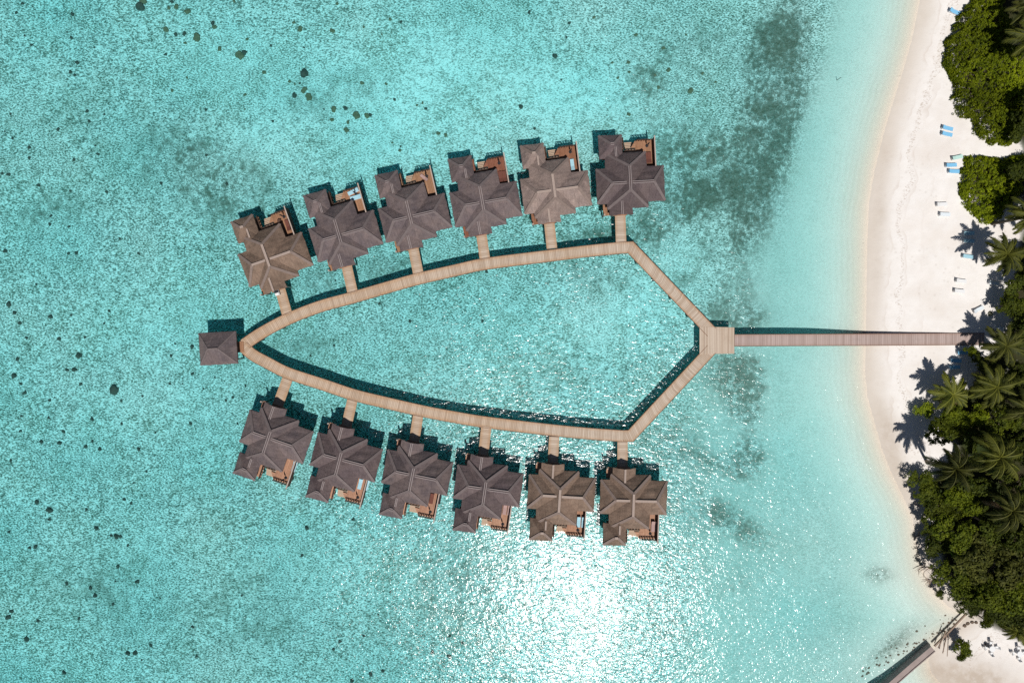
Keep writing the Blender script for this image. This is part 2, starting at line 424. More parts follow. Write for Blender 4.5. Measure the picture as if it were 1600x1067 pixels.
litter = np.where(GX > 106, np.clip(GD/10, 0, 1), litter)

ny, nx = GX.shape
gv = np.stack([GX.ravel(), GY.ravel(), GZ.ravel()], 1)
ii = np.arange(nx*ny).reshape(ny, nx)
gf = np.stack([ii[:-1,:-1].ravel(), ii[:-1,1:].ravel(), ii[1:,1:].ravel(), ii[1:,:-1].ravel()], 1)
gm = np_mesh("ground", gv, gf)
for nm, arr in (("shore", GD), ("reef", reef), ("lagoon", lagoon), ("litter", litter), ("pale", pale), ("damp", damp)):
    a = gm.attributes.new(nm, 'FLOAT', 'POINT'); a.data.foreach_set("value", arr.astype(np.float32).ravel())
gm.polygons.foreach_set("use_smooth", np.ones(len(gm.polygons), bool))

k = NT("sand_and_seabed")
p = k.pos()
sh, rf, lg, lt = k.attr("shore"), k.attr("reef"), k.attr("lagoon"), k.attr("litter")
n_f = k.noise(k.mapping(p, rot=(0, 0, math.radians(35)), scale=(1.0, 1.8, 1.0)), 2.7, 3, 0.66, 0.3)      # half a metre grain: painted caustic speckle, reef break-up and bump
n_m = k.noise(p, 0.55, 4, 0.65)
n_r = k.noise(k.mapping(p, loc=(5, 3, 0)), 1.15, 2, 0.65, 0.4)
n_r2 = k.noise(k.mapping(p, loc=(17, 9, 0)), 0.22, 3, 0.6, 0.5)
n_b = k.noise(p, 0.11, 3, 0.6)
n_b2 = k.noise(k.mapping(p, loc=(31, 7, 0)), 0.05, 3, 0.6)
vor = k.n("ShaderNodeTexVoronoi", {"Vector": p, "Scale": 1.5, "Randomness": 1.0}).outputs[0]
# lagoon bed tones, with caustic net light painted as bright and dark speckle
bed = k.mix(k.mr(n_b, 0.3, 0.7), (0.54,0.55,0.515), (0.44,0.465,0.44))
bed = k.mix(k.math('MULTIPLY', k.attr('pale'), k.mr(n_m, 0.3, 0.7, 0.8, 1.25), clamp=True), bed, (0.90,0.91,0.88))
bed = k.mix(k.math('MULTIPLY', k.mr(n_r2, 0.48, 0.66, 0, 0.55), lg), bed, (0.30,0.335,0.27))
bed = k.mix(k.mr(n_b2, 0.45, 0.72, 0, 0.5), bed, (0.38,0.41,0.33))
caustic_spk = k.math('ADD', k.math('MULTIPLY', n_f, 0.82), k.math('MULTIPLY', n_m, 0.18))
bed = k.mix(k.math('MULTIPLY', k.mr(caustic_spk, 0.50, 0.40), k.math('MULTIPLY', lg, k.math('SUBTRACT', 1.0, k.math('MULTIPLY', k.attr('pale'), 0.35)))), bed, (0.095,0.14,0.115))
bed = k.mix(k.math('MULTIPLY', k.mr(caustic_spk, 0.495, 0.575), k.math('MULTIPLY', lg, 0.95)), bed, (0.97,0.97,0.95))
rn = k.math('ADD', k.math('ADD', k.math('MULTIPLY', k.math('SUBTRACT', n_r, 0.5), 2.6), k.math('MULTIPLY', k.math('SUBTRACT', n_f, 0.5), 4.2)), k.math('MULTIPLY', k.math('SUBTRACT', n_r2, 0.5), 2.2))
rmask = k.math('ADD', k.math('MULTIPLY', rf, 0.58), rn)
rmask = k.math('MULTIPLY', k.mr(rmask, 0.34, 0.74, 0, 0.86), k.math('MINIMUM', k.math('MULTIPLY', rf, 3.0), 1.0))
bed = k.mix(rmask, bed, k.mix(n_b, (0.085,0.105,0.085), (0.12,0.12,0.075)))
# clean sand slope, water wave lines painted into its colour parallel to the shore
wave_lines = k.math('SINE', k.math('ADD', k.math('MULTIPLY', sh, 6.6), k.math('MULTIPLY', k.noise(p, 0.25, 2), 9.0)))
slope = k.mix(k.math('MULTIPLY', k.mr(wave_lines, -1, 1), k.math('MULTIPLY', k.mr(sh, -9, -3, 0, 0.5), k.mr(n_b, 0.35, 0.6, 0.3, 1.0))), (0.67,0.665,0.625), (0.56,0.565,0.51))
foot = k.n('ShaderNodeTexVoronoi', {'Vector': p, 'Scale': 0.9}).outputs[0]
slope = k.mix(k.mr(sh, -5.5, -0.5, 0, 0.6), slope, (0.47,0.455,0.39))
slope = k.mix(k.math('MULTIPLY', k.mr(caustic_spk, 0.52, 0.42, 0, 0.3), k.mr(sh, -3, -9, 0.3, 1.0)), slope, (0.32,0.36,0.32))  # same painted wave light speckle, weaker on the sand slope
wet = k.mr(k.math('ADD', sh, k.math('MULTIPLY', k.math('SUBTRACT', n_b, 0.5), 5.0)), -0.5, 5.0, 1.0, 0.0, True)
dry = k.mix(k.mr(n_m, 0.3, 0.75), (0.81,0.765,0.725), (0.88,0.845,0.815))
dry = k.mix(k.mr(n_b, 0.48, 0.68, 0, 0.5), dry, (0.74,0.665,0.60))
tide = k.n("ShaderNodeTexWave", {"Vector": k.n("ShaderNodeCombineXYZ", {0: k.math('ADD', sh, k.math('MULTIPLY', n_b, 7.0))}).outputs[0], "Scale": 0.09, "Distortion": 2.0, "Detail": 3.0}, wave_profile='SAW').outputs[0]
dry = k.mix(k.math('MULTIPLY', k.mr(tide, 0.8, 1.0), k.math('MULTIPLY', k.mr(sh, 4, 16, 0.4, 0.0), k.mr(k.noise(p, 0.2, 3), 0.42, 0.6))), dry, (0.56,0.46,0.39))
wrack = k.math('MULTIPLY', k.math('LESS_THAN', k.math('ABSOLUTE', k.math('SUBTRACT', k.math('ADD', sh, k.math('MULTIPLY', k.math('SUBTRACT', n_b, 0.5), 9.0)), 5.6)), 0.55), k.mr(n_f, 0.52, 0.6, 0, 0.5))
dry = k.mix(wrack, dry, (0.40,0.31,0.24))
dry = k.mix(k.math('MULTIPLY', k.mr(foot, 0.28, 0.12), k.mr(k.noise(p, 0.16, 2), 0.46, 0.58, 0, 0.22)), dry, (0.50,0.44,0.39))
sandc = k.mix(wet, dry, k.mix(n_m, (0.70,0.63,0.555), (0.61,0.54,0.47)))
sandc = k.mix(k.math('MULTIPLY', k.attr('damp'), k.mr(n_m, 0.3, 0.65, 0.45, 0.95), clamp=True), sandc, (0.53,0.45,0.375))
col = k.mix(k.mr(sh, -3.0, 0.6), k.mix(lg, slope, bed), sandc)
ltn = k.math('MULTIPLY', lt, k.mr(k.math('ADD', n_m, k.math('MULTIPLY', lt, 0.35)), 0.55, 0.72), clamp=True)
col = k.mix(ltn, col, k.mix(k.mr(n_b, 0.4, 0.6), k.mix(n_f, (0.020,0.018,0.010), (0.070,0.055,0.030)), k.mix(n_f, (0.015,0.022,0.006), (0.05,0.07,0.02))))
hb = k.math('ADD', k.math('MULTIPLY', n_f, k.mr(lg, 0, 1, 0.12, 1.0)), k.math('MULTIPLY', n_m, 0.3))
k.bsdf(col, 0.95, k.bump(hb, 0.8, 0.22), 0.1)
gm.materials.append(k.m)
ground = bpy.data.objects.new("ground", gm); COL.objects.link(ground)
tag(ground, "white coral sand beach running down into a reef patched lagoon floor with painted caustic speckle", "ground", kind="structure")

# water: one closed body, surface at z=0, absorbing volume
wb = MB(); wb.box(-2500, 2500, -2500, 2500, -14, 0)
k = NT("lagoon_water")
p = k.pos()
m1 = k.mapping(p, rot=(0, 0, math.radians(38)), scale=(1.0, 2.0, 1.0))
w1 = k.noise(m1, 0.72, 2, 0.55, 0.5)
w2 = k.noise(k.mapping(p, rot=(0, 0, math.radians(-14)), scale=(1.4, 1.0, 1.0)), 2.2, 2, 0.6, 0.3)
w3 = k.noise(p, 0.10, 2, 0.5)
hgt = k.math('ADD', k.math('MULTIPLY', w1, 1.0), k.math('ADD', k.math('MULTIPLY', w2, 0.27), k.math('MULTIPLY', w3, 0.8)))
gust = k.mr(k.noise(k.mapping(p, loc=(9, 40, 0), scale=(1.0, 0.7, 1.0)), 0.045, 3, 0.6), 0.36, 0.64, 0.60, 1.22)
bn = k.bump(k.math('MULTIPLY', hgt, gust), 1.0, 0.130)
fr = k.n("ShaderNodeFresnel", {"IOR": 1.33, "Normal": bn}).outputs[0]
gl = k.n("ShaderNodeBsdfGlossy", {"Color": (1,1,1,1), "Roughness": 0.15, "Normal": bn})
tr = k.n("ShaderNodeBsdfTransparent", {"Color": (1,1,1,1)})
mx = k.n("ShaderNodeMixShader", {0: fr, 1: tr.outputs[0], 2: gl.outputs[0]})
k.t.links.new(mx.outputs[0], k.out.inputs[0])
va = k.n("ShaderNodeVolumeAbsorption", {"Color": (0.29, 0.865, 0.90, 1), "Density": 0.35})
k.t.links.new(va.outputs[0], k.out.inputs[1])
water = wb.build("water", k.m)
tag(water, "clear turquoise lagoon water with rippled glinting surface", "water", kind="structure")

# ------------------------------------------------------------------ boardwalk
DZ = 1.0
def ribbon(pxpts, width, z, thick=0.22, mb=None):
    pts = [P(x, y, z) for x, y in pxpts]
    mb = mb or MB(); L = 0; n = len(pts)
    off = []
    for i in range(n):
        a = pts[max(i-1,0)]; b = pts[min(i+1,n-1)]
        d0 = (pts[i]-a).normalized() if i > 0 else (b-pts[i]).normalized()
        d1 = (b-pts[i]).normalized() if i < n-1 else d0
        t = (d0+d1).normalized(); nrm = Vector((-t.y, t.x, 0))
        c = max(0.5, t.dot(d0)); off.append(nrm*(width/2/c))
    for i in range(n-1):
        l = (pts[i+1]-pts[i]).length
        a0, a1 = pts[i]-off[i], pts[i]+off[i]; b0, b1 = pts[i+1]-off[i+1], pts[i+1]+off[i+1]
        dn = Vector((0,0,-thick))
        mb.face([a0, b0, b1, a1], [(L,-1),(L+l,-1),(L+l,1),(L,1)])
        mb.face([a1+dn, b1+dn, b0+dn, a0+dn], [(L,-1),(L+l,-1),(L+l,1),(L,1)])
        mb.face([a0+dn, b0+dn, b0, a0], [(L,.99),(L+l,.99),(L+l,1),(L,1)])
        mb.face([a1, b1, b1+dn, a1+dn], [(L,.99),(L+l,.99),(L+l,1),(L,1)])
        if i == 0: mb.face([a0, a1, a1+dn, a0+dn], [(0,0)]*4)
        if i == n-2: mb.face([b0, b0+dn, b1+dn, b1], [(0,0)]*4)
        L += l
    return mb, pts, off

def smooth_pl(pts, n=6):
    out = []
    for i in range(len(pts)-1):
        p0 = pts[max(i-1,0)]; p1 = pts[i]; p2 = pts[i+1]; p3 = pts[min(i+2,len(pts)-1)]
        for k_ in range(n):
            t = k_/n
            out.append(tuple(0.5*((2*p1[c]) + (-p0[c]+p2[c])*t + (2*p0[c]-5*p1[c]+4*p2[c]-p3[c])*t*t + (-p0[c]+3*p1[c]-3*p2[c]+p3[c])*t**3) for c in (0,1)))
    out.append(pts[-1]); return out

TOP_ARC = smooth_pl([(385,536),(410,519.5),(450,498.5),(500,479),(553,464.5),(615,446.5),(653,436),(712,422.5),(759,412.5),(850,401),(915,393),(971,387.3)]) + [(985.5,386.8),(1112,519)]
BOT_ARC = smooth_pl([(379.5,541),(395,554.5),(418,567),(450,583),(505,601),(553,617),(600,628.5),(664,643),(712,652),(759,659.6),(850,670.5),(915,677),(971,681)]) + [(985.5,681),(1112,545.5)]
WW = 2.02
bw = empty("boardwalk", P(720, 540, 0)); bwl = bw.location.copy()
tag(bw, "leaf shaped loop of tan timber boardwalk on piles linking the water villas", "boardwalk")
def shift(mb, loc): mb.v = [(a[0]-loc[0], a[1]-loc[1], a[2]-loc[2]) for a in mb.v]; return mb
def edge_beams(pts, off, name, parent, loc, z=0.0, skip=()):
    e = MB()
    for sgn in (-1, 1):
        for i in range(len(pts)-1):
            a = pts[i]+off[i]*sgn*1.03; b = pts[i+1]+off[i+1]*sgn*1.03
            e.bar(a+Vector((0,0,-.06+z)), b+Vector((0,0,-.06+z)), 0.09, 0.2)
    return shift(e, loc).build(name, M['edge'], parent)
M['edge'] = simple("edge_beam_timber", (0.20,0.105,0.065), 0.85, 0.25, 2)
mb, tp, toff = ribbon(TOP_ARC, WW, DZ); shift(mb, bwl).build("walkway_deck", M['walk'], bw)
edge_beams(tp, toff, "edge_beam", bw, bwl)
mb, bp, boff = ribbon(BOT_ARC, WW, DZ-0.006); shift(mb, bwl).build("walkway_deck", M['walk'], bw)
edge_beams(bp, boff, "edge_beam", bw, bwl, -0.01)
# apex corner piece
ap = MB(); q = [P(376.2,531,DZ-.012), P(376.2,551,DZ-.012), P(392,558,DZ-.012), P(386,545,DZ-.012), P(396,535,DZ-.012), P(382,527,DZ-.012)]
ap.face(q, [(v.y, -.5) for v in q]); ap.face([v-Vector((0,0,.2)) for v in reversed(q)])
for i in range(6): ap.face([q[i], q[i]-Vector((0,0,.2)), q[(i+1)%6]-Vector((0,0,.2)), q[(i+1)%6]])
shift(ap, bwl).build("corner_deck", M['walk'], bw)
SPURS = [((448.6,491),(433,436)),((550.9,457),(538.5,402)),((653.4,427),(643.5,377)),((757.7,405),(750,352)),((862.5,388.5),(857,337)),((970.5,379),(968.8,328)),
         ((448.9,592),(428,649)),((550.8,624),(540,671)),((653.4,648.5),(646.5,693)),((760,666),(755,711)),((866,682),(863.5,727)),((972.8,690),(972.6,736))]
for a, b in SPURS:
    mb, sp, so = ribbon([a, b], 1.9, DZ+0.006, 0.2)
    shift(mb, bwl).build("branch_walkway", M['walk'], bw)
# Y platform
pl = MB(); zz = DZ+0.022
outl = [(1093,510.5),(1116,510.8),(1147.5,511.5),(1147.5,552.6),(1116,552.8),(1093,553.8)]
q = [P(x,y,zz) for x,y in outl]
pl.face(q[::-1], [(v.x, 0.55*(v.y-q[0].y+2.45)/2.45) for v in q[::-1]])
pl.face([v-Vector((0,0,.22)) for v in q])
for i in range(len(q)): 
    j = (i+1) % len(q); pl.face([q[i], q[j], q[j]-Vector((0,0,.22)), q[i]-Vector((0,0,.22))])
shift(pl, bwl).build("junction_platform", M['walk'], bw)
# piles
pile = MB(); pile.tube([(0,0,-3.2),(0,0,DZ-.2)], [.16,.14], 8); pile_me = None
def along(pts, step, start=2.0):
    out = []; acc = start; L = 0
    for i in range(len(pts)-1):
        l = (pts[i+1]-pts[i]).length
        while acc < L + l:
            t = (acc-L)/l; out.append((pts[i].lerp(pts[i+1], t), (pts[i+1]-pts[i]).normalized())); acc += step
        L += l
    return out
def add_pile(loc, parent, ploc):
    global pile_me
    if pile_me is None:
        o = pile.build("pile", M['stilt'], parent); pile_me = o.data
    else:
        o = reg(link("pile", pile_me, None, parent))
    o.location = (loc.x-ploc[0], loc.y-ploc[1], 0); return o
for pts in (tp, bp):
    for c, d in along(pts, 4.6):
        for s in (-1, 1): add_pile(c + Vector((-d.y, d.x, 0))*s*0.8, bw, bwl)

jt = empty("jetty", P(1147, 532, 0)); jl = jt.location.copy()
tag(jt, "straight weathered pinkish grey timber jetty running from the boardwalk onto the beach", "jetty")
mb, jp, jo = ribbon([(1147.6,531.8),(1300,531),(1400,530.5),(1500,529.8),(1538,529.5)], 2.05, DZ+0.0)
shift(mb, jl).build("jetty_deck", M['walk_grey'], jt)
edge_beams(jp, jo, "edge_beam", jt, jl)
for c, d in along(jp, 5.5, 2.5):
    if c.x < P(1420,530,0).x:
        for s in (-1, 1): add_pile(c + Vector((-d.y, d.x, 0))*s*0.8, jt, jl)

# ------------------------------------------------------------------ villas
def slope_uv(pts, e0, e1):
    e0 = Vector(e0); d = (Vector(e1)-e0).normalized(); out = []
    for p_ in pts:
        w = Vector(p_)-e0; a = w.dot(d); out.append((a, (w-d*a).length))
    return out
def hip_roof(u0, u1, v0, v1, z0, ra, rb, zr, sv, th=0.22):
    """hipped roof over a rectangle, ridge from ra to rb (plan) at zr"""
    mb = MB()
    v0, v1 = v0*sv, v1*sv; ra = (ra[0], ra[1]*sv, zr); rb = (rb[0], rb[1]*sv, zr)
    if v0 > v1: v0, v1 = v1, v0
    A, B, C, D = (u0,v0,z0),(u1,v0,z0),(u1,v1,z0),(u0,v1,z0)
    dn = lambda q_: (q_[0], q_[1], q_[2]-th)
    along_u = abs(ra[0]-rb[0]) >= abs(ra[1]-rb[1])
    if along_u:
        lo, hi = (ra, rb) if ra[0] <= rb[0] else (rb, ra)
        faces = [([A,B,hi,lo],A,B),([B,C,hi],B,C),([C,D,lo,hi],C,D),([D,A,lo],D,A)]
    else:
        lo, hi = (ra, rb) if ra[1] <= rb[1] else (rb, ra)
        faces = [([A,B,lo],A,B),([B,C,hi,lo],B,C),([C,D,hi],C,D),([D,A,lo,hi],D,A)]
    for f, e0, e1 in faces: mb.face(f, slope_uv(f, e0, e1))
    for a, b in ((A,B),(B,C),(C,D),(D,A)): mb.face([dn(a), dn(b), b, a], [(0,0),(1,0),(1,.2),(0,.2)])
    mb.face([dn(D),dn(C),dn(B),dn(A)])
    hips = [(A,lo),(D,lo if along_u else hi),(B,hi if along_u else lo),(C,hi)]
    return mb, lo, hi, hips
def gable_roof(cx, hw, v0, v1, z0, zr, sv, th=0.2):
    mb = MB(); v0, v1 = v0*sv, v1*sv
    if v0 > v1: v0, v1 = v1, v0
    A,B,C,D = (cx-hw,v0,z0),(cx+hw,v0,z0),(cx+hw,v1,z0),(cx-hw,v1,z0); R0=(cx,v0,zr); R1=(cx,v1,zr)
    dn = lambda q_: (q_[0], q_[1], q_[2]-th)
    f=[A,R0,R1,D]; mb.face(f[::-1], slope_uv(f[::-1],A,D)); f=[B,C,R1,R0]; mb.face(f, slope_uv(f,B,C))
    f=[dn(A),dn(R0),dn(R1),dn(D)]; mb.face(f); f=[dn(R0),dn(B),dn(C),dn(R1)]; mb.face(f)
    mb.face([A,dn(A),dn(R0),R0]); mb.face([R0,dn(R0),dn(B),B]); mb.face([D,R1,dn(R1),dn(D)]); mb.face([R1,C,dn(C),dn(R1)])
    mb.face([A,D,dn(D),dn(A)]); mb.face([B,dn(B),dn(C),C])
    return mb, R0, R1

def cap_mesh(a, b, w, style):
    c = MB(); a = Vector(a); b = Vector(b)
    if style == 'broad': c.bar(a+Vector((0,0,.04)), b+Vector((0,0,.04)), w, .10)
    else:
        d = (b-a).normalized(); s = Vector((-d.y, d.x, 0)).normalized()
        for sg in (-1, 1): c.bar(a+s*sg*w*.42+Vector((0,0,-.02)), b+s*sg*w*.42+Vector((0,0,-.02)), .10, .14)
    return c

EZ = 2.75
def make_villa(sv, style):
    root = empty("water_villa", (0,0,0))
    cm = M['cap_broad'] if style == 'broad' else M['cap_thin']
    rm = M['roof_grey']
    def roof(args):
        mb, lo, hi, hips = hip_roof(*args, sv)
        r = mb.build("roof", rm, root, bevel=0.10)
        r.material_slots[0].link = 'OBJECT'; r.material_slots[0].material = rm
        if (Vector(lo)-Vector(hi)).length > .3:
            cap_mesh(lo, hi, .42 if style == 'broad' else .40, style).build("ridge_cap", cm, r)
        for a, b in hips:
            hc = MB(); a = Vector(a); b = Vector(b); hc.bar(a.lerp(b,.03)+Vector((0,0,-.02)), b+Vector((0,0,-.01)), .46, .07)
            if args[1] < 0 and abs(a.y) < 6: continue
            hc.build("hip_cap", M['cap_hip_brown'] if style == 'broad' else M['cap_hip'], r)
        return r
    # wing, main, bath pavilion
    roof((-5.6, 6.6, -3.15, 3.15, EZ, (-3.0,0), (4.2,0), EZ+2.5))
    roof((-3.85, 3.55, -4.15, 5.8, EZ+.006, (0,-1.35), (0,2.75), EZ+2.95))
    roof((-4.85, -.6, 4.8, 8.95, EZ+.012, (-2.95,7.0), (-2.35,7.0), EZ+1.85))
    mb, r0, r1 = gable_roof(-2.05, 1.4, 3.2, 6.5, EZ+.003, EZ+1.45, sv)
    r = mb.build("roof", rm, root, bevel=.06); r.material_slots[0].link='OBJECT'; r.material_slots[0].material = rm
    rr_ = sorted((Vector(r0), Vector(r1)), key=lambda q_: abs(q_.y)); cap_mesh(rr_[0].lerp(rr_[1], .50), rr_[1], .30, style).build("ridge_cap", cm, r)
    mb, r0, r1 = gable_roof(-1.35, 2.1, -5.3, -1.6, EZ+.009, EZ+1.25, sv)
    r = mb.build("roof", rm, root, bevel=.06); r.material_slots[0].link='OBJECT'; r.material_slots[0].material = rm
    cap_mesh(r0, r1, .34, style).build("ridge_cap", cm, r)
    w = MB()
    w.box(-3.1, 2.8, -3.4*sv, 4.9*sv, 1.11, EZ-.17); w.box(-4.8, -3.1, -2.4*sv, 2.4*sv, 1.11, EZ-.16); w.box(2.8, 5.6, -2.4*sv, 2.4*sv, 1.11, EZ-.16)
    w.box(-4.1, -1.1, 4.9*sv, 8.2*sv, 1.11, EZ-.15)
    w.build("wall", M['wall'], root)
    dz = 1.1
    d = MB()
    d.box(-3.6, 2.0, -3.0*sv, 6.3*sv, dz-.2, dz, True); d.box(-4.7, -3.6, -2.5*sv, 2.5*sv, dz-.2, dz, True); d.box(2.0, 5.1, -2.7*sv, 8.1*sv, dz-.2, dz, True); d.box(-4.1, -.25, 6.3*sv, 8.6*sv, dz-.2, dz, True)
    t = [(2.0,8.1*sv),(2.0,6.9*sv),(1.2,6.9*sv)]; d.face([(a,b,dz) for a,b in t]); d.face([(a,b,dz-.2) for a,b in t[::-1]])
    for i in range(3):
        a, b = t[i], t[(i+1)%3]; d.face([(a[0],a[1],dz),(b[0],b[1],dz),(b[0],b[1],dz-.2),(a[0],a[1],dz-.2)])
    d.box(-2.6, -.1, -5.1*sv, -3.0*sv, dz-.2, dz-.01, True)
    d.build("deck_floor", M['deck'], root)
    pf = MB(); pf.box(-4.35, -3.05, -5.0*sv, -3.0*sv, dz-.2, dz-.005, True); pf.build("side_platform", M['deck'], root)
    # railings
    def rail(a, b, name="railing", dens=.45, h=.95):
        rb = MB(); a = Vector((a[0], a[1]*sv, dz)); b = Vector((b[0], b[1]*sv, dz)); n = max(2, int((b-a).length/dens))
        for i in range(n+1):
            q_ = a.lerp(b, i/n); rb.bar(q_, q_+Vector((0,0,h)), .10, .10, up=(0,1,0))
        rb.bar(a+Vector((0,0,h)), b+Vector((0,0,h)), .13, .09); rb.bar(a+Vector((0,0,h*.5)), b+Vector((0,0,h*.5)), .06, .06)
        for i in range(n):
            q_ = a.lerp(b, i/n); q2 = a.lerp(b, (i+1)/n)
            rb.bar(q_+Vector((0,0,.12)), q2+Vector((0,0,h-.1)), .05, .05)
        rb.build(name, M['rail'], root)
    rail((2.15,8.02),(5.0,8.02)); rail((-.2,6.22),(1.95,6.22)); rail((-.32,6.4),(-.32,8.6))
    s = MB(); s.box(5.12, 5.24, 3.0*sv, 8.3*sv, .7, 2.75); sc_ = s.build("privacy_screen", M['screen'], root)
    s = MB(); s.bar((5.18, 3.0*sv, 2.80), (5.18, 8.45*sv, 2.80), .20, .08); s.build("screen_cap", M['rail_pale'], sc_)
    for i in range(5):
        s = MB(); s.box(.2, 1.95 - .0*i, (6.42+.36*i)*sv, (6.70+.36*i)*sv, dz-.12-.27*i, dz-.05-.27*i); s.build("stair_tread", M['step'], root)
    for (x, y) in ((-4.4,-2.2),(-4.4,2.2),(-3.8,8.3),(-.7,8.3),(.2,5.9),(2.4,7.8),(4.8,7.8),(4.8,4.4),(4.8,0),(4.8,-2.4),(0,-4.8),(-2.4,-4.8),(-4.1,-4.8),(0,0)):
        st = reg(link("stilt", pile_me, None, root)); st.location = (x, y*sv, 0)
    for (x, y) in ((-4.3,-4.95),(-3.1,-4.95)):
        b_ = MB(); b_.box(x-.12, x+.12, y*sv-.12, y*sv+.12, dz-.005, dz+1.2); b_.build("post", M['rail_pale'], root)
    return root

V = [(417.8,405.3,19.1,1,'roof_brown','broad',"brown roofed water villa at the left end of the upper row"),
     (530.0,367.5,15.8,1,'roof_grey','thin',"grey roofed villa of the upper row with two pale blue daybeds on its deck"),
     (640.8,338.3,13.1,1,'roof_grey','thin',"grey roofed villa third from the left in the upper row, with empty tan deck"),
     (753.8,316.0,9.8,1,'roof_grey','thin',"grey roofed villa of the upper row with red brown deck and two dark loungers"),
     (866.0,296.8,7.5,1,'roof_light','broad',"pale taupe roofed villa with broad light ridge caps, the lightest roof of the upper row"),
     (984.8,284.6,3.2,1,'roof_dark','thin',"darkest roofed villa at the right end of the upper row above the walkway corner"),
     (419.3,685.0,-19.4,-1,'roof_grey','thin',"grey roofed villa at the left end of the lower row, tilted most to the left"),
     (530.8,718.0,-15.0,-1,'roof_dark','thin',"dark grey roofed villa of the lower row with two well separated pale blue loungers"),
     (644.3,742.8,-11.5,-1,'roof_grey','thin',"grey roofed villa third from the left in the lower row, dark deck furniture"),
     (757.8,764.3,-8.0,-1,'roof_dark','thin',"dark roofed villa of the lower row with an almost empty light brown deck"),
     (874.5,776.2,-3.5,-1,'roof_brown','broad',"brown roofed villa of the lower row with two pale blue loungers side by side"),
     (989.8,783.0,-1.5,-1,'roof_brown','broad',"brown roofed villa at the right end of the lower row beside the sun glitter")]
protos = {}
VX = []
DT = [(1,1,1,1),(1.1,1.1,1.1,1),(1.05,1.1,1.1,1),(.75,.58,.62,1),(.85,.75,.75,1),(1.05,1.05,1.05,1),(1.3,1.35,1.5,1),(1.35,1.4,1.6,1),(1.35,1.4,1.6,1),(1.4,1.5,1.7,1),(1.3,1.35,1.5,1),(1.4,1.5,1.7,1)]
for (px, py, a, sv, rm, style, lab) in V:
    key = (sv, style)
    if key not in protos: protos[key] = make_villa(sv, style); o = protos[key]
    else: o = copy_tree(protos[key])
    q_ = P(px, py, EZ+2.75)
    o.location = (q_.x, q_.y, 0); o.rotation_euler = (0,0,math.radians(a))
    for ch in CH[o.name]:
        if ch.name.startswith("roof"):
            ch.material_slots[0].link = 'OBJECT'; ch.material_slots[0].material = M[rm]
    for ch in CH[o.name]:
        if ch.name.startswith(("deck_floor", "side_platform")): ch.color = DT[len(VX)]
    tag(o, lab, "villa", "overwater villas along the boardwalk"); VX.append(o)
def vloc(i, u, v, z):
    o = VX[i]; sv = V[i][3]; a = math.radians(V[i][2]); c, s = math.cos(a), math.sin(a)
    return Vector((o.location.x + u*c - v*sv*s, o.location.y + u*s + v*sv*c, z))

# pavilion
pv_c = P(340.8, 544.3, 2.7)
pv = empty("pavilion", (pv_c.x, pv_c.y, 0), math.radians(3.2))
tag(pv, "small square grey roofed open pavilion standing alone at the left tip of the boardwalk", "pavilion")
mb, lo, hi, hips = hip_roof(-3.4, 3.4, -2.95, 2.95, 2.7, (-.85,0), (.85,0), 5.0, 1)
r = mb.build("roof", M['roof_grey'], pv, bevel=.1)
cap_mesh(lo, hi, .36, 'broad').build("ridge_cap", M['cap_hip'], r)
for a, b in hips:
    hc = MB(); hc.bar(Vector(a).lerp(Vector(b), .03), b, .22, .08); hc.build("hip_cap", M['cap_hip'], r)
d = MB(); d.box(-2.8, 2.8, -2.4, 2.4, .85, 1.05, True); d.box(2.8, 4.0, -1.0, 1.0, .84, 1.045, True); d.build("platform_floor", M['deck'], pv)
for x in (-2.6, 2.6):
    for y in (-2.2, 2.2):
        b_ = MB(); b_.box(x-.1, x+.1, y-.1, y+.1, 1.05, 2.55); b_.build("post", M['rail'], pv)
        st = reg(link("stilt", pile_me, None, pv)); st.location = (x, y, -.05)
for y in (-2.3, 2.3):
    b_ = MB(); b_.bar((-2.6,y,1.95),(2.6,y,1.95),.1,.08); b_.bar((-2.6,y,1.5),(2.6,y,1.5),.06,.06); b_.build("railing", M['rail'], pv)

# ------------------------------------------------------------------ loungers, parasols
def make_lounger(cm, fm, name="sun_lounger"):
    r = empty(name, (0,0,0))
    f = MB(); f.box(-.34,-.28,-1,1,.24,.30); f.box(.28,.34,-1,1,.24,.30)
    for y in (-.95,-.4,.2,.94): f.box(-.28,.28,y-.03,y+.03,.24,.29)
    f.build("frame", fm, r)
    for x in (-.31,.31):
        for y in (-.9,.85):
            l = MB(); l.box(x-.03,x+.03,y-.03,y+.03,0,.24); l.build("leg", fm, r)
    m = MB(); m.box(-.33,.33,-1,.3,.305,.39); m.build("cushion", cm, r, bevel=.02)
    m = MB(); m.bar((0,.30,.36),(0,1.0,.66),.66,.09); m.build("backrest", cm, r, bevel=.02)
    return r
def rz_from_px(p0, p1):
    a = P(*p0); b = P(*p1); return math.atan2(b.y-a.y, b.x-a.x) - math.pi/2     # local +y (head) towards p1
lg_protos = {}
def lounger(pos, rz, cm, fm, label, group, sc_=1.0, name="sun_lounger"):
    key = (cm, fm, name)
    if key not in lg_protos: o = lg_protos[key] = make_lounger(M[cm], M[fm], name)
    else: o = copy_tree(lg_protos[key])
    o.location = pos; o.rotation_euler = (0,0,rz); o.scale = (sc_,sc_,sc_)
    tag(o, label, "sun lounger", group); return o
G1 = "loungers on the villa decks"
def vl(i, px, py, cm, fm, label, turn=0.0, s=1.0):
    q_ = P(px, py, 1.45); a = math.radians(V[i][2]+turn) + (math.pi if V[i][3] > 0 else 0)
    lounger((q_.x, q_.y, 1.105), a, cm, fm, label, G1, s)
vl(1, 552, 299.5, 'blue', 'white', "pale blue daybed nearest the outer corner of a villa deck in the upper row", 100, 1.05)
vl(1, 557, 308.5, 'blue', 'white', "pale blue daybed just below the outer one, on the upper row villa deck", 90, 1.15)
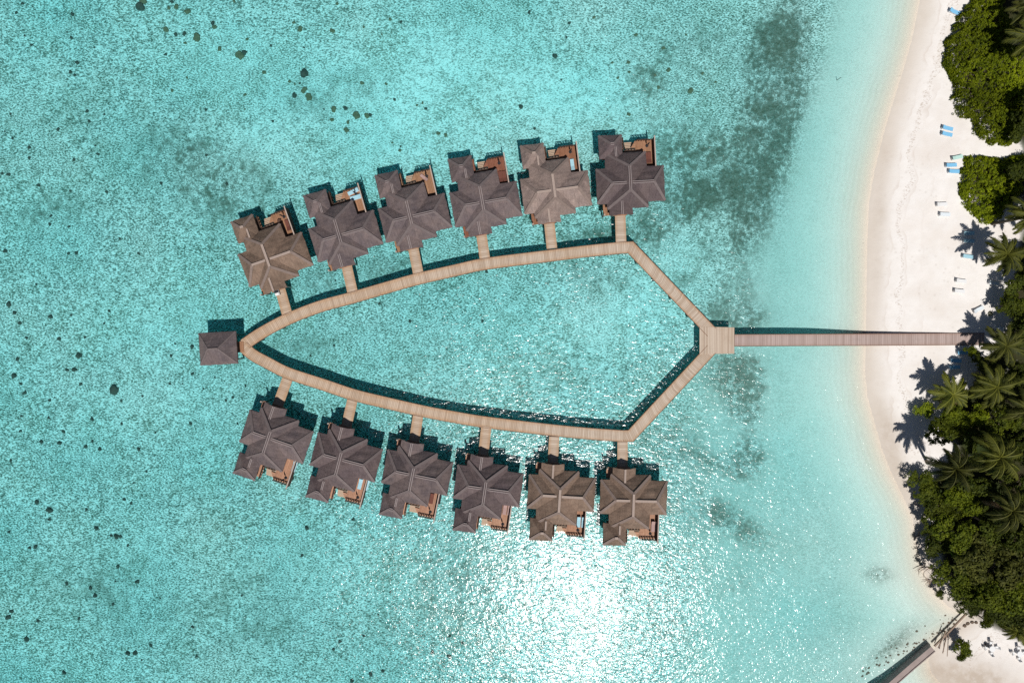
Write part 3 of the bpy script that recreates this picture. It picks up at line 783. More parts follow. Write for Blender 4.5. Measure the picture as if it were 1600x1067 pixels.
vl(4, 894.3, 257.5, 'blue', 'white', "single pale blue lounger on the dark deck of the light roofed villa")
vl(3, 782.3, 276.5, 'brown_cushion', 'wood_dark', "dark brown lounger on the red brown deck, left of a pair")
vl(3, 788.6, 275.8, 'brown_cushion', 'wood_dark', "dark brown lounger on the red brown deck, right of a pair")
vl(5, 1009.8, 246.5, 'brown_cushion', 'wood_dark', "dark brown lounger on the deck of the darkest roofed villa, left of a pair")
vl(5, 1014.8, 246.3, 'brown_cushion', 'wood_dark', "dark brown lounger on the deck of the darkest roofed villa, right of a pair")
vl(2, 662.5, 277.5, 'rose_cushion', 'wood_dark', "square rose brown lounger in the middle of the tan deck", 40, .8)
vl(0, 449.5, 352, 'brown_cushion', 'wood_dark', "dark lounger close to the privacy screen of the leftmost upper villa")
vl(6, 460, 728.5, 'blue', 'white', "single pale blue lounger on the deck of the leftmost lower villa")
vl(7, 562.8, 755.8, 'blue', 'white', "pale blue lounger close under the roof of a lower row villa")
vl(7, 573.2, 757.5, 'blue', 'white', "pale blue lounger by the privacy screen of a lower row villa")
vl(8, 674.5, 778.5, 'brown_cushion', 'wood_dark', "dark brown lounger half under the roof eave in the lower row")
vl(8, 686.2, 779.0, 'dark', 'wood_dark', "black cushioned lounger beside the pale screen in the lower row")
vl(9, 788.8, 795.5, 'rose_cushion', 'wood_dark', "rose brown lounger under the eave of a dark roofed villa, left one")
vl(9, 796.0, 796.5, 'rose_cushion', 'wood_dark', "rose brown lounger under the eave of a dark roofed villa, right one")
vl(10, 904.2, 815, 'blue', 'white', "pale blue lounger, left of a pair on the lower row brown roofed villa")
vl(10, 911.6, 815.5, 'blue', 'white', "pale blue lounger, right of a pair on the lower row brown roofed villa")
vl(11, 1020.4, 822, 'rose_cushion', 'wood_dark', "rose brown lounger, left of a pair on the rightmost lower villa")
vl(11, 1026.8, 822.5, 'rose_cushion', 'wood_dark', "rose brown lounger, right of a pair on the rightmost lower villa")
# closed parasols
def make_parasol():
    r = empty("closed_parasol", (0,0,0))
    b = MB(); b.tube([(0,0,0),(0,0,.08)], [.30,.28], 12); b.build("base", M['dark'], r)
    b = MB(); b.tube([(0,0,.08),(0,0,2.7)], [.045,.035], 8); b.build("pole", M['wood_dark'], r)
    b = MB(); b.tube([(0,0,1.1),(0,0,1.3),(0,0,2.0),(0,0,2.6)], [.10,.14,.10,.04], 8); b.build("folded_canopy", M['dark'], r)
    return r
pro = None
PN = ["brown roofed leftmost upper villa","second upper villa, above its daybeds","third upper villa's tan deck","red brown deck of the fourth upper villa","dark deck of the light roofed villa","deck of the darkest roofed upper villa",
      "leftmost lower villa's deck","lower villa with two separate loungers","lower villa with dark deck furniture","almost empty light brown deck","lower brown roofed villa with paired blue loungers","rightmost lower villa's deck"]
for i in range(12):
    if pro is None: o = pro = make_parasol()
    else: o = copy_tree(pro)
    o.location = vloc(i, 4.1, 7.1, 1.105)
    tag(o, "closed dark parasol standing on the " + PN[i], "parasol", "closed parasols on villa decks")
# small tables on decks
def make_table(mat):
    r = empty("side_table", (0,0,0))
    b = MB(); b.box(-.3,.3,-.3,.3,.42,.47); b.build("table_top", mat, r)
    for x in (-.25,.25):
        for y in (-.25,.25):
            b = MB(); b.box(x-.03,x+.03,y-.03,y+.03,0,.42); b.build("leg", mat, r)
    return r
tb = make_table(M['wood_dark']); tb.location = vloc(0, 3.1, 6.6, 1.105); tag(tb, "small dark side table on the deck of the leftmost upper villa", "side table")
# white service cart by the first villa
ct = empty("service_cart", P(433.5, 455.5, 1.0), math.radians(19)); ct.location.z = 1.012
tag(ct, "white service cart parked on the walkway at the brown roofed villa porch", "cart")
b = MB(); b.box(-.42,.42,-.75,.75,.28,.55); b.build("cart_body", M['white'], ct, bevel=.04)
b = MB(); b.box(-.45,.40,.15,.95,1.70,1.76); b.build("cart_roof", M['white'], ct, bevel=.02)
b = MB(); b.box(-.38,.38,-.25,.12,.55,.80); b.build("seat", M['dark'], ct)
b = MB(); b.box(-.34,.34,-.74,-.30,.56,.74); b.build("front_cowl", M['white'], ct, bevel=.03)
for x in (-.36,.36):
    for y in (.2,.9):
        b = MB(); b.bar((x,y-.1,.5),(x,y,1.70),.04,.04,up=(1,0,0)); b.build("roof_post", M['white'], ct)
    for y in (-.5,.5):
        b = MB(); b.tube([(x-.06,y,.2),(x+.06,y,.2)],[.2,.2],12); b.build("wheel", M['dark'], ct)

# ------------------------------------------------------------------ coral heads
CORAL = [(32,4,3),(23,19,3),(48,9,1.6),(110,21,4),(102,49,1.6),(109,58,3),(36,55,2),(47,69,2.5),(146,73,2),(119,97,4),(108,112,3),(115,116,3),(217,10,8),(222,2,6),(274,9,4),(267,2,3),(262,12,3),(291,16,5),(331,35,4),(334,41,4),(258,46,5),(287,52,4),(306,57,6),(288,66,3),(273,53,3),(341,75,4),(373,85,7),(380,80,5),(385,60,3),(365,1,3),(257,84,2.5),(267,140,3),(290,120,2),(320,171,3),(381,147,2.5),(381,170,2),(134,173,3),(138,189,3),(161,178,2),(90,202,3),(44,230,3.5),(45,247,3.5),(18,216,2.5),(6,205,2),(115,249,3),(151,240,3),(147,227,2),(322,242,2.5),(15,178,2.5),
 (458,34,3),(468,44,5),(474,73,2),(526,5,3),(519,47,4),(422,70,2.5),(498,94,1.6),(609,29,3),(626,33,2.5),(568,42,2),(596,53,2),(475,113,8),(474,140,5),(481,150,5),(458,148,5),(451,126,3),(459,130,2),(467,129,2),(518,186,3.5),(520,170,5.5),(539,168,4),(556,179,6),(572,179,5),(578,178,3),(543,190,3),(540,202,4),(505,170,2),(565,129,3.5),(603,130,2.5),(616,155,3),(651,164,2.5),(660,160,2.5),(665,169,3),(685,208,3),(696,210,3.5),(625,228,2),(624,234,3),(411,112,3),(425,189,2.5),(612,222,2),
 (1037,75,3.5),(1045,109,3.5),(1080,141,5),(1072,54,2),(1098,115,2.5),(1024,117,2),(1029,136,3),(1118,128,2),(957,97,2.5),(982,97,3),(984,112,2.5),(966,121,2.5),(928,27,2.5),(827,18,3),(867,87,4),(814,166,4),(835,201,3),(994,54,3),(885,58,2.5),(877,124,2),(983,178,3),(890,36,3),
 (26,561,4),(19,587,4.5),(30,600,3),(36,614,4),(115,577,4.5),(122,555,5),(104,578,3.5),(125,600,3),(176,609,8.5),(76,625,3),(84,621,1.6),(222,619,2.5),(188,626,2.5),(298,542,4),(299,584,3.5),(266,556,3),(264,600,2.5),(284,600,1.6),(334,590,2),(316,608,2),(352,626,2.5),(362,621,3),(382,603,2.5),(142,655,4),(189,662,2.5),(31,650,2.5),(30,674,3.5),(74,653,2.5),(97,675,3.5),(62,690,4),(91,693,4.5),(142,690,3),(131,698,4),(154,702,4),(296,662,3.5),(215,702,3.5),(370,662,2.5),(242,676,2),(227,737,2.5),(192,781,3),(203,787,3),(55,785,4),(76,797,6),(133,797,3),(309,724,2),(207,755,1.6),(15,720,3),
 (11,832,3),(54,855,4),(44,857,3),(149,826,5),(180,839,5),(172,837,3),(186,839,3),(198,853,3),(182,886,3.5),(139,919,4),(147,931,4),(103,912,3.5),(212,910,4),(178,909,2),(76,812,3),(12,965,5),(17,955,4),(40,999,5),(58,970,3),(174,945,3),(300,980,3),(234,1009,3.5),(210,1021,4.5),(198,1022,5),(98,1052,4),(122,967,3),(377,931,2),(248,936,2),(306,1026,2.5),(157,1013,1.6),(220,1032,2),
 (12,272,4),(2,271,3),(59,289,3),(108,298,2),(77,337,3),(75,350,3),(105,354,3),(117,395,3.5),(104,396,3),(6,392,4),(12,475,5),(22,488,4),(110,492,2.5),(169,486,2.5),(161,505,2.5),(91,529,4),(40,528,3),(250,286,3),(165,300,3),(354,287,3),(186,373,2.5),(216,396,3),(131,527,2.5),(55,444,2),(248,482,2),(78,495,4),(272,537,2),(30,505,3),
 (478,826,5),(551,812,3),(471,869,3),(590,961,2),(568,994,3),(530,1003,3.5),(520,1015,3),(549,1065,4),(703,994,3),(675,1020,4),(701,1027,4),(598,1050,3.5),(578,1055,4),(722,1005,3),(652,978,2),(609,926,2),
 (592,474,3),(640,502,3),(754,502,3),(484,556,2),(521,540,2.5),(760,424,3),(523,378+60,2)]
def make_coral(seed, mat):
    r = random.Random(seed)
    bm = bmesh.new(); bmesh.ops.create_icosphere(bm, subdivisions=3, radius=1.0)
    ph = [(Vector((r.uniform(-1,1), r.uniform(-1,1), r.uniform(-1,1)))*r.uniform(2,6), r.uniform(0,6.3), r.uniform(.04,.12)) for _ in range(9)]
    for v in bm.verts:
        s = 1 + sum(a*math.sin(v.co.dot(d_)+o_) for d_, o_, a in ph)
        v.co *= s; v.co.z *= .62
        if v.co.z < -.25: v.co.z = -.25
    me = bpy.data.meshes.new("coral_head"); bm.to_mesh(me); bm.free()
    for pl_ in me.polygons: pl_.use_smooth = True
    me.materials.append(M[mat]); return me
cor = {m: [make_coral(i*7+1+len(m), m) for i in range(4)] for m in ('coral_dark','coral_brown')}
def in_ct(px, py):
    if px < 400: return "at the upper left" if py < 266 else ("at the middle left" if py < 540 else ("at the lower left" if py < 810 else "at the bottom left corner"))
    if py < 266 and px < 700: return "above the upper row of villas"
    if py < 266: return "near the top beside the reef band"
    if py > 800: return "below the lower row of villas"
    return "inside the boardwalk loop"
ORD = ['first','second','third','fourth','fifth','sixth','seventh','eighth','ninth','tenth','eleventh','twelfth','thirteenth','fourteenth','fifteenth','sixteenth','seventeenth','eighteenth','nineteenth','twentieth','twenty-first','twenty-second','twenty-third','twenty-fourth','twenty-fifth','twenty-sixth','twenty-seventh','twenty-eighth','twenty-ninth','thirtieth']
cls_ = {}
cxy = np.array([tuple(P(a, b, -1.7))[:2] for a, b, _ in CORAL]); chz = height(cxy[:,0], cxy[:,1])
for i, (px, py, rr) in enumerate(CORAL):
    brown = (200 < px < 700 and py < 240 and i % 3 != 0) or (px > 900 and py < 240)
    m = 'coral_brown' if brown else 'coral_dark'
    me = cor[m][i % 4]
    o = bpy.data.objects.new("coral_head", me); COL.objects.link(o)
    R_ = rr/9.6
    o.location = (cxy[i,0], cxy[i,1], chz[i]-.02); o.rotation_euler = (0,0,random.uniform(0,6.28)); o.scale = (R_*random.uniform(.85,1.15), R_*random.uniform(.85,1.15), min(R_*1.1, .75))
    size = "tiny" if rr < 2.4 else ("small" if rr < 3.7 else ("medium sized" if rr < 5.6 else "large"))
    if (px, py) == (176,609): lab, grp = "largest round black coral head, alone on the seabed left of the pavilion", "coral heads on the lagoon floor"
    elif (px, py) == (475,113): lab, grp = "large brown coral head nearest the middle of the cluster above the upper villas", "coral heads on the lagoon floor"
    else:
        lab = f"{size} {'brown' if brown else 'dark'} coral head under the turquoise water {in_ct(px,py)}"; grp = lab.replace(" coral head ", " coral heads "); cls_.setdefault((size, brown, in_ct(px,py)), []).append((px, o))
    tag(o, lab, "coral", grp)

for (size, brown, reg_), lst in cls_.items():
    lst.sort(key=lambda t: t[0])
    if len(lst) > 1:
        for n_, (_, o) in enumerate(lst):
            o['label'] = f"{ORD[min(n_, 29)]} from left of the {size} {'brown' if brown else 'dark'} corals {reg_}"
# ------------------------------------------------------------------ vegetation
def leaf_quads(C, N, size, asp=0.55, rs=rng, droop=0.0):
    """one leaf quad per row of C, facing about N"""
    n = len(C)
    N = N / (np.linalg.norm(N, axis=1, keepdims=True)+1e-9)
    T = rs.normal(size=(n,3)); T -= (T*N).sum(1, keepdims=True)*N; T /= (np.linalg.norm(T, axis=1, keepdims=True)+1e-9)
    B = np.cross(N, T)
    s = size*rs.uniform(.65, 1.3, (n,1))
    a = C - T*s*.5; b = C + B*s*asp*.5 + N*s*.06; c = C + T*s*.5; d = C - B*s*asp*.5 + N*s*.06
    V_ = np.stack([a,b,c,d], 1).reshape(-1,3)
    F_ = np.arange(n*4).reshape(n,4)
    return V_, F_, rs.random(n)
def leaf_mesh(name, parts, mat):
    vs, fs, ts, o = [], [], [], 0
    for v, f, t in parts: vs.append(v); fs.append(f+o); ts.append(t); o += len(v)
    me = np_mesh(name, np.vstack(vs), np.vstack(fs), np.concatenate(ts)); me.materials.append(M[mat]); return me

def crown_parts(R, rs, lobes=10, per=520, leaf=.30, flat=.95):
    parts, cen = [], []
    for i in range(lobes):
        a = rs.uniform(0, 2*math.pi); rr = R*math.sqrt(rs.uniform(0,1))*.80 if i else 0
        zc = (1-(rr/R)**2)*R*flat*.6 + rs.uniform(-.28,.2)*R
        lr = R*rs.uniform(.26,.42)
        c = np.array([math.cos(a)*rr, math.sin(a)*rr, zc]); cen.append(c)
        n = int(per*(lr/(R*.34))**2*(R/3.2)**1.6) + 40
        m_ = max(6, n//15); D = rs.normal(size=(m_,3)); D /= np.linalg.norm(D, axis=1, keepdims=True); D[:,2] = np.abs(D[:,2])*1.0 - .25
        D = D[rs.integers(0, m_, n)]; J = rs.normal(size=(n,3))*.17
        rad = lr*(1 + .30*np.sin(D[:,0:1]*9+i)*np.cos(D[:,1:2]*8+i))
        C = c + D*rad*np.array([1,1,.75]) + J*np.array([1,1,.7])
        N = D*.5 + J*3.0 + rs.normal(size=(n,3))*.35 + np.array([0,0,.5])
        parts.append(leaf_quads(C, N, leaf, .6, rs))
    return parts, cen

def make_tree(name, R, Hc, mat, seed, leaf=.30, trunk=True):
    rs = np.random.default_rng(seed)
    r = empty(name, (0,0,0))
    parts, cen = crown_parts(R, rs, leaf=leaf)
    me = leaf_mesh("crown", parts, mat)
    o = link("crown", me, None, r); o.location = (0,0,Hc-R*.55); reg(o)
    t = MB(); z0 = Hc-R*.55
    top = Vector((rs.uniform(-.2,.2), rs.uniform(-.2,.2), z0-.1))
    t.tube([(0,0,-.3),(0.05,0.03,z0*.4),top], [.05*R+.08,.04*R+.06,.03*R+.05], 8)
    for c in cen[:8]:
        mid = top.lerp(Vector((c[0],c[1],c[2]+z0)), .5)+Vector((0,0,-.2))
        t.tube([top-Vector((0,0,.1)), mid, (c[0],c[1],c[2]+z0)], [.03*R+.04,.02*R+.03,.03], 5)
    t.build("trunk", M['bark'], r)
    return r

TR = [ # px, py, crown z, radius m, kind, label
 (1446,641,2.5,1.6,'lime',"bright lime green small tree at the sand edge, left of the palms"),
 (1499,657,5.0,2.7,'lime',"lime green tree just below the two big palms"),
 (1534,650,4.6,1.9,'lime',"small lime green tree between the two big palm crowns"),
 (1478,672,5.0,2.6,'mid',"mid green tree behind the small lime tree, above the long palm shadow"),
 (1574,655,6.0,3.6,'mid',"wide mid green tree right of the lime trees by the frame edge"),
 (1604,690,6.5,3.4,'dark',"dark tree cut by the right frame edge above the largest palm"),
 (1526,688,4.5,2.6,'dark',"dark shaded tree in the hollow above the palm with the lone shadow"),
 (1440,749,2.2,2.3,'mid',"leftmost green tree on the beach bulge beside the water"),
 (1455,777,3.3,3.1,'mid',"rounded green tree just inland of the leftmost one"),
 (1478,803,4.2,3.3,'mid',"green tree beside the fallen branch on the narrow beach"),
 (1506,788,6.0,3.2,'lime',"yellowish green tree below the palm with the lone shadow"),
 (1534,762,6.5,3.4,'dark',"dark tree between the two middle palms"),
 (1548,818,7.0,3.8,'dark',"dark tree left of the lowest big palm"),
 (1505,838,6.5,3.7,'mid',"mid green tree in the middle of the lower grove"),
 (1476,852,3.6,2.9,'dark',"dark tree hanging over the shallow water below the beach end"),
 (1457,836,2.2,1.5,'dark',"small dark tree furthest out over the water's edge"),
 (1588,845,8.0,4.0,'dark',"dark tree on the right frame edge below the lowest big palm"),
 (1532,872,7.5,4.2,'olive',"large olive green tree in the centre of the lower grove"),
 (1574,890,8.0,4.6,'olive',"widest olive green tree near the right frame edge"),
 (1502,905,6.0,3.6,'mid',"mid green tree above the sea wall corner"),
 (1542,925,7.0,3.9,'mid',"mid green tree in the lowest part of the grove"),
 (1590,930,7.5,3.8,'mid',"mid green tree cut by the frame edge, low in the grove"),
 (1518,940,5.0,2.9,'dark',"dark tree at the tip of the grove above the wall end"),
 (1566,962,5.5,3.2,'dark',"dark tree above the small fan palm"),
 (1602,968,6.0,2.8,'dark',"dark tree at the frame edge above the beach tables"),
 (1545,972,3.2,1.4,'mid',"small green bush tree at the lower edge of the grove on the sand"),
 (1471,929,2.2,.9,'dark',"tiny round dark tree alone at the water's edge"),
 (1507,1014,2.9,1.6,'mid',"small lone green tree casting a round shadow beside the sea wall"),
 (1504,1027,2.3,.95,'mid',"small green offshoot tree just below the lone tree"),
 (1586,478,4.6,3.0,'mid',"rounded green tree above the end of the jetty"),
 (1606,445,5.5,3.0,'dark',"dark tree at the frame edge right of the round topped palm"),
 (1604,520,6.0,3.0,'dark',"dark tree at the frame edge beside the jetty end"),
 (1519,548,3.2,1.1,'lime',"small yellow green bush tree at the lower side of the jetty end"),
 (1540,566,3.5,2.0,'dark',"dark tree in the gap between jetty end and big palms"),
 (1598,595,6.0,3.0,'dark',"dark tree behind the right big palm"),
 (1600,268,5.0,3.2,'dark',"dark tree behind the lower round shrub"),
 (1606,200,5.0,2.6,'dark',"dark tree at the frame edge between the two shrub masses"),
 (1602,765,7.0,3.4,'dark',"dark tree right of the largest palm"),
]
for (px, py) in ((1640,60),(1650,160),(1645,300),(1650,420),(1645,520),(1650,640),(1650,740),(1645,850),(1640,940),(1635,700)):
    TR.append((px, py, 7.5, 4.2, 'dark', None))
MATK = {'lime':'leaf_lime','mid':'leaf_mid','dark':'leaf_dark','olive':'leaf_olive'}
tprot = {}
for i, (px, py, hz, R_, kd, lab) in enumerate(TR):
    q_ = P(px, py, hz); g = gz(q_.x, q_.y)
    cls = 'S' if R_ < 2.1 else 'L'
    key = (kd, cls, i % 3)
    base = 1.6 if cls == 'S' else 3.3
    if key not in tprot:
        tprot[key] = (make_tree("tree", base, 6.0*base/3.3, MATK[kd], 100+len(tprot)*13, leaf=.26 if cls == 'S' else (.40, .30, .36)[i % 3]), 6.0*base/3.3); o = tprot[key][0]
    else: o = copy_tree(tprot[key][0])
    hc = tprot[key][1]; s = R_/base*1.04; sz = (hz-g)/(hc)
    o.location = (q_.x, q_.y, g-.02); o.scale = (s, s, max(.5, sz)); o.rotation_euler = (0,0,random.uniform(0,6.28))
    if lab is None: lab = "dark tree of the wood beyond the right frame edge, %s from the top" % ORD[sorted(range(10), key=lambda q_: TR[len(TR)-10+q_][1]).index(i-len(TR)+10)]
    tag(o, lab, "tree", "broadleaf trees of the beach grove")

# shrubs: dense domes over outlined patches
def in_poly(x, y, poly):
    ins_ = np.zeros(len(x), bool); j_ = len(poly)-1
    for i_ in range(len(poly)):
        xi, yi = poly[i_]; xj, yj = poly[j_]
        ins_ ^= ((yi > y) != (yj > y)) & (x < (xj-xi)*(y-yi)/(yj-yi+1e-12)+xi); j_ = i_
    return ins_
def poly_dist(x, y, poly):
    best = np.full(len(x), 1e9)
    for i_ in range(len(poly)):
        a = np.array(poly[i_]); b = np.array(poly[(i_+1) % len(poly)]); ab = b-a
        t = np.clip(((x-a[0])*ab[0]+(y-a[1])*ab[1])/(ab@ab), 0, 1)
        best = np.minimum(best, np.hypot(x-a[0]-t*ab[0], y-a[1]-t*ab[1]))
    return best
def shrub_patch(pxpoly, centres, hmax, labels, mat, dens=110, group="shrubs at the back of the beach"):
    poly = [tuple(P(a, b, 1.6))[:2] for a, b in pxpoly]
    pa = np.array(poly); lo, hi_ = pa.min(0), pa.max(0)
    area = (hi_-lo).prod(); n = int(area*dens)
    nc = n//16; cx_ = rng.uniform(lo[0], hi_[0], nc); cy_ = rng.uniform(lo[1], hi_[1], nc); ci = rng.integers(0, nc, n)
    jx, jy = rng.normal(size=n)*.17, rng.normal(size=n)*.17; cz_ = rng.normal(size=nc)*.16
    x = cx_[ci]+jx; y = cy_[ci]+jy
    wob = (vnoise(x, y, .9, 21)-.5)*.9
    d = poly_dist(x, y, poly); d = np.where(in_poly(x, y, poly), d, -d) + wob
    kx = d > 0; x, y, d = x[kx], y[kx], d[kx]; jx, jy, czk = jx[kx], jy[kx], cz_[ci][kx]
    def surf(x, y, d): 
        rise = hmax*np.sqrt(np.clip(1-(1-np.clip(d/2.4,0,1))**2, 0, 1))
        return .35 + rise*(.82+.3*vnoise(x, y, 2.4, 22)) + (vnoise(x, y, .8, 23)-.5)*.55*np.clip(d,0,1)
    ex = d < 1.3; ne = ex.sum()*2
    x = np.concatenate([x, x[ex], x[ex]]); y = np.concatenate([y, y[ex], y[ex]]); jx = np.concatenate([jx, jx[ex], jx[ex]]); jy = np.concatenate([jy, jy[ex], jy[ex]]); czk = np.concatenate([czk, czk[ex], czk[ex]]); d = np.concatenate([d, d[ex], d[ex]])
    x[-ne:] += rng.normal(size=ne)*.12; y[-ne:] += rng.normal(size=ne)*.12
    z = surf(x, y, d)
    e = .15; dd = lambda a, b: surf(a, b, d)
    gx_ = (dd(x+e, y)-z)/e; gy_ = (dd(x, y+e)-z)/e
    depth = rng.exponential(.07, len(x)) + (jx**2+jy**2)*3.0; z = z - depth + czk; z[-ne:] -= rng.uniform(0, .55, ne); z = np.maximum(z, .12)
    base_g = height(x[None,:], y[None,:])[0]*0.9; z = z + base_g*.6
    C = np.stack([x, y, z], 1); N = np.stack([-gx_*.8, -gy_*.8, np.ones_like(x)], 1) + np.stack([jx, jy, jx*0], 1)*3.5 + rng.normal(size=(len(x),3))*.3
    cc = np.array([tuple(P(a, b, 1.6))[:2] for a, b in centres])
    own = np.argmin(((x[:,None]-cc[None,:,0])**2 + (y[:,None]-cc[None,:,1])**2), 1)
    for i_, lab in enumerate(labels):
        sel = own == i_
        if not sel.any(): continue
        c0 = cc[i_]; g = gz(c0[0], c0[1])
        r = empty("shrub", (c0[0], c0[1], g)); tag(r, lab, "shrub", group)
        off = np.array([c0[0], c0[1], g])
        me = leaf_mesh("foliage", [leaf_quads(C[sel]-off, N[sel], .27, .62, rng)], mat)
        reg(link("foliage", me, None, r))
        t = MB()
        pts = C[sel]; 
        for q_ in pts[rng.choice(len(pts), min(16, len(pts)), replace=False)]:
            t.tube([(rng.uniform(-.3,.3), rng.uniform(-.3,.3), -.2), ((q_[0]-off[0])*.5, (q_[1]-off[1])*.5, (q_[2]-off[2])*.4), (q_[0]-off[0], q_[1]-off[1], q_[2]-off[2]-.3)], [.09,.06,.03], 5)
        t.build("stems", M['bark'], r)
shrub_patch([(1530,-45),(1522,0),(1507,14),(1498,34),(1484,62),(1478,85),(1479,102),(1486,120),(1494,134),(1493,152),(1495,176),(1506,181),(1520,187),(1523,208),(1536,214),(1552,224),(1568,228),(1581,224),(1592,208),(1604,190),(1604,80),(1590,52),(1583,35),(1572,10),(1568,-45)],
            [(1522,60),(1560,30),(1545,115),(1530,165),(1570,190),(1590,120)], 1.9,
            ["large yellow green shrub bulging furthest onto the sand at the top right","yellow green shrub beside the sky blue lounger's right side at the top edge","yellow green shrub in the middle of the upper hedge mass","yellow green shrub just right of the two close blue loungers","yellow green shrub at the bottom right corner of the upper hedge mass","yellow green shrub against the palms at the right frame edge"], 'leaf_shrub')
shrub_patch([(1512,246),(1530,242),(1550,244),(1562,250),(1580,244),(1600,240),(1600,300),(1586,310),(1578,322),(1566,336),(1556,347),(1545,350),(1530,344),(1515,328),(1504,312),(1502,292),(1503,268)],
            [(1522,272),(1530,320),(1568,275)], 1.8,
            ["round green shrub right of the two sky blue loungers","green shrub forming the lower point of the smaller hedge mass","green shrub at the back of the smaller hedge mass near the frame edge"], 'leaf_shrub')

# palms
def frond_geo(rs, L, elev, az, sag):
    """rachis points and leaflets of one frond"""
    n = 22; pts = []; x = 0; z = 0; ang = elev; st = L/n
    for i in range(n+1):
        pts.append((x, z)); x += math.cos(ang)*st; z += math.sin(ang)*st; ang -= sag/n*(1.0+i/n*.8)
    ca, sa = math.cos(az), math.sin(az)
    P3 = np.array([[a*ca, a*sa, b] for a, b in pts])
    Vs, Fs, Ts = [], [], []; o = 0
    side = np.array([-sa, ca, 0.0]); tint = rs.random(); dead_ = elev < math.radians(2) and rs.random() < .45
    for i in range(n):
        d = P3[i+1]-P3[i]; up = np.cross(d, side); up /= np.linalg.norm(up)+1e-9
        if up[2] < 0: up = -up
        w = .075*(1-i/n)+.03
        Vs += [P3[i]-side*w+up*.03, P3[i]+side*w+up*.03, P3[i+1]+side*w+up*.03, P3[i+1]-side*w+up*.03]; Fs.append([o,o+1,o+2,o+3]); Ts.append(1.3); o += 4
        t = (i+.5)/n
        if t < .14: continue
        ll = L*.235*math.sin(math.pi*min(1, .18+.80*t))**.7*(1.05-.25*t)
        dn = d/np.linalg.norm(d)
        for sub in (0, .5):
            base = P3[i] + d*sub
            for sg in (-1, 1):
                dr = side*sg*.85 + dn*(.55+.5*t) - np.array([0,0,1])*(.62+rs.uniform(-.2,.35))
                dr /= np.linalg.norm(dr); l2 = ll*rs.uniform(.68,1.18)
                mid = base + dr*l2*.55; tip = base + dr*l2 - np.array([0,0,.14*l2])
                wv = dn*.052
                Vs += [base-wv, base+wv, mid+wv*1.1, mid-wv*1.1]; Fs.append([o,o+1,o+2,o+3]); Ts.append(tint*.6+rs.random()*.35); o += 4
                Vs += [mid-wv*1.1, mid+wv*1.1, tip+wv*.25, tip-wv*.25]; Fs.append([o,o+1,o+2,o+3]); Ts.append(tint*.6+rs.random()*.35); o += 4
    Ts = np.array(Ts)
    if dead_: Ts = Ts*0 + 3.0
    return np.array(Vs), np.array(Fs), Ts
def make_palm(seed, L, Ht, mat, lean):
    rs = np.random.default_rng(seed); r = empty("palm_tree", (0,0,0))
    parts = []; n = 27
    for i in range(n):
        ring = i/n
        elev = math.radians(74 - 80*ring + rs.uniform(-8,8)); az = i*2.399963 + rs.uniform(-.32,.32)
        parts.append(frond_geo(rs, L*rs.uniform(.74,1.08)*(1.0 if ring > .2 else .8), elev, az, math.radians(78+rs.uniform(-14,22))))
    me = leaf_mesh("crown", parts, mat)
    o = link("crown", me, None, r); o.location = (0,0,Ht); reg(o)
    t = MB(); lx, ly = lean
    pts = [Vector((-lx*(1-s)**1.6, -ly*(1-s)**1.6, -.3 + (Ht+.3)*s)) for s in np.linspace(0,1,10)]
    t.tube(pts, [.24-.011*i+(.10 if i == 0 else 0) for i in range(10)], 9); t.build("trunk", M['palm_bark'], r)
    c = MB()
    for i in range(7):
        a = i*.9; bm_ = Vector((math.cos(a)*.26, math.sin(a)*.26, Ht-.22-.05*(i%3)))
        c.tube([bm_-Vector((0,0,.12)), bm_, bm_+Vector((0,0,.12))], [.05,.12,.05], 6)
    c.build("coconuts", M['rail'], r)
    return r
PALMS = [(1573,398,7.6,4.3,'frond',"palm tree with a full rounded crown casting its shadow over beach loungers, above the jetty"),
 (1571,541,6.6,4.4,'frond_dark',"palm tree leaning over the landward end of the jetty"),
 (1489,617,5.6,4.6,'frond',"leftmost palm tree on the sand below the jetty"),
 (1557,605,7.4,5.0,'frond',"big palm tree right of the leftmost one below the jetty"),
 (1492,732,11.0,4.3,'frond_dark',"palm tree whose whole shadow lies alone on the sand by the water"),
 (1562,714,10.8,5.0,'frond',"largest palm tree in the grove, with dark centre and long ribs"),
 (1581,798,10.0,4.6,'frond_dark',"palm tree among dark trees in the lower grove"),
 (1588,986,5.2,2.7,'frond',"low small palm at the lower edge of the grove above the white tables"),
 (1611,62,7.5,4.4,'frond',"palm tree reaching into the frame right of the upper hedge mass"),
 (1609,12,7.0,4.0,'frond_dark',"palm tree at the top right corner"),
 (1613,338,7.5,4.8,'frond',"palm tree reaching in from the right edge beside the smaller hedge"),
 (1606,640,9.5,4.4,'frond_dark',"palm tree at the right frame edge below the two big palms")]
pp = {}
for i, (px, py, hz, L, mt, lab) in enumerate(PALMS):
    q_ = P(px, py, hz); g = gz(q_.x, q_.y); key = i
    if key not in pp: pp[key] = make_palm(40+len(pp)*7, 4.5, 8.0, M and mt, (-1.6, 1.0)); o = pp[key]
    else: o = copy_tree(pp[key])
    s = L/4.5*1.16
    o.location = (q_.x, q_.y, g); o.scale = (s, s, (hz-g)/8.0); o.rotation_euler = (0,0,random.uniform(0,6.28) if i != 4 else 0.0)
    tag(o, lab, "palm tree", "palms behind the beach")

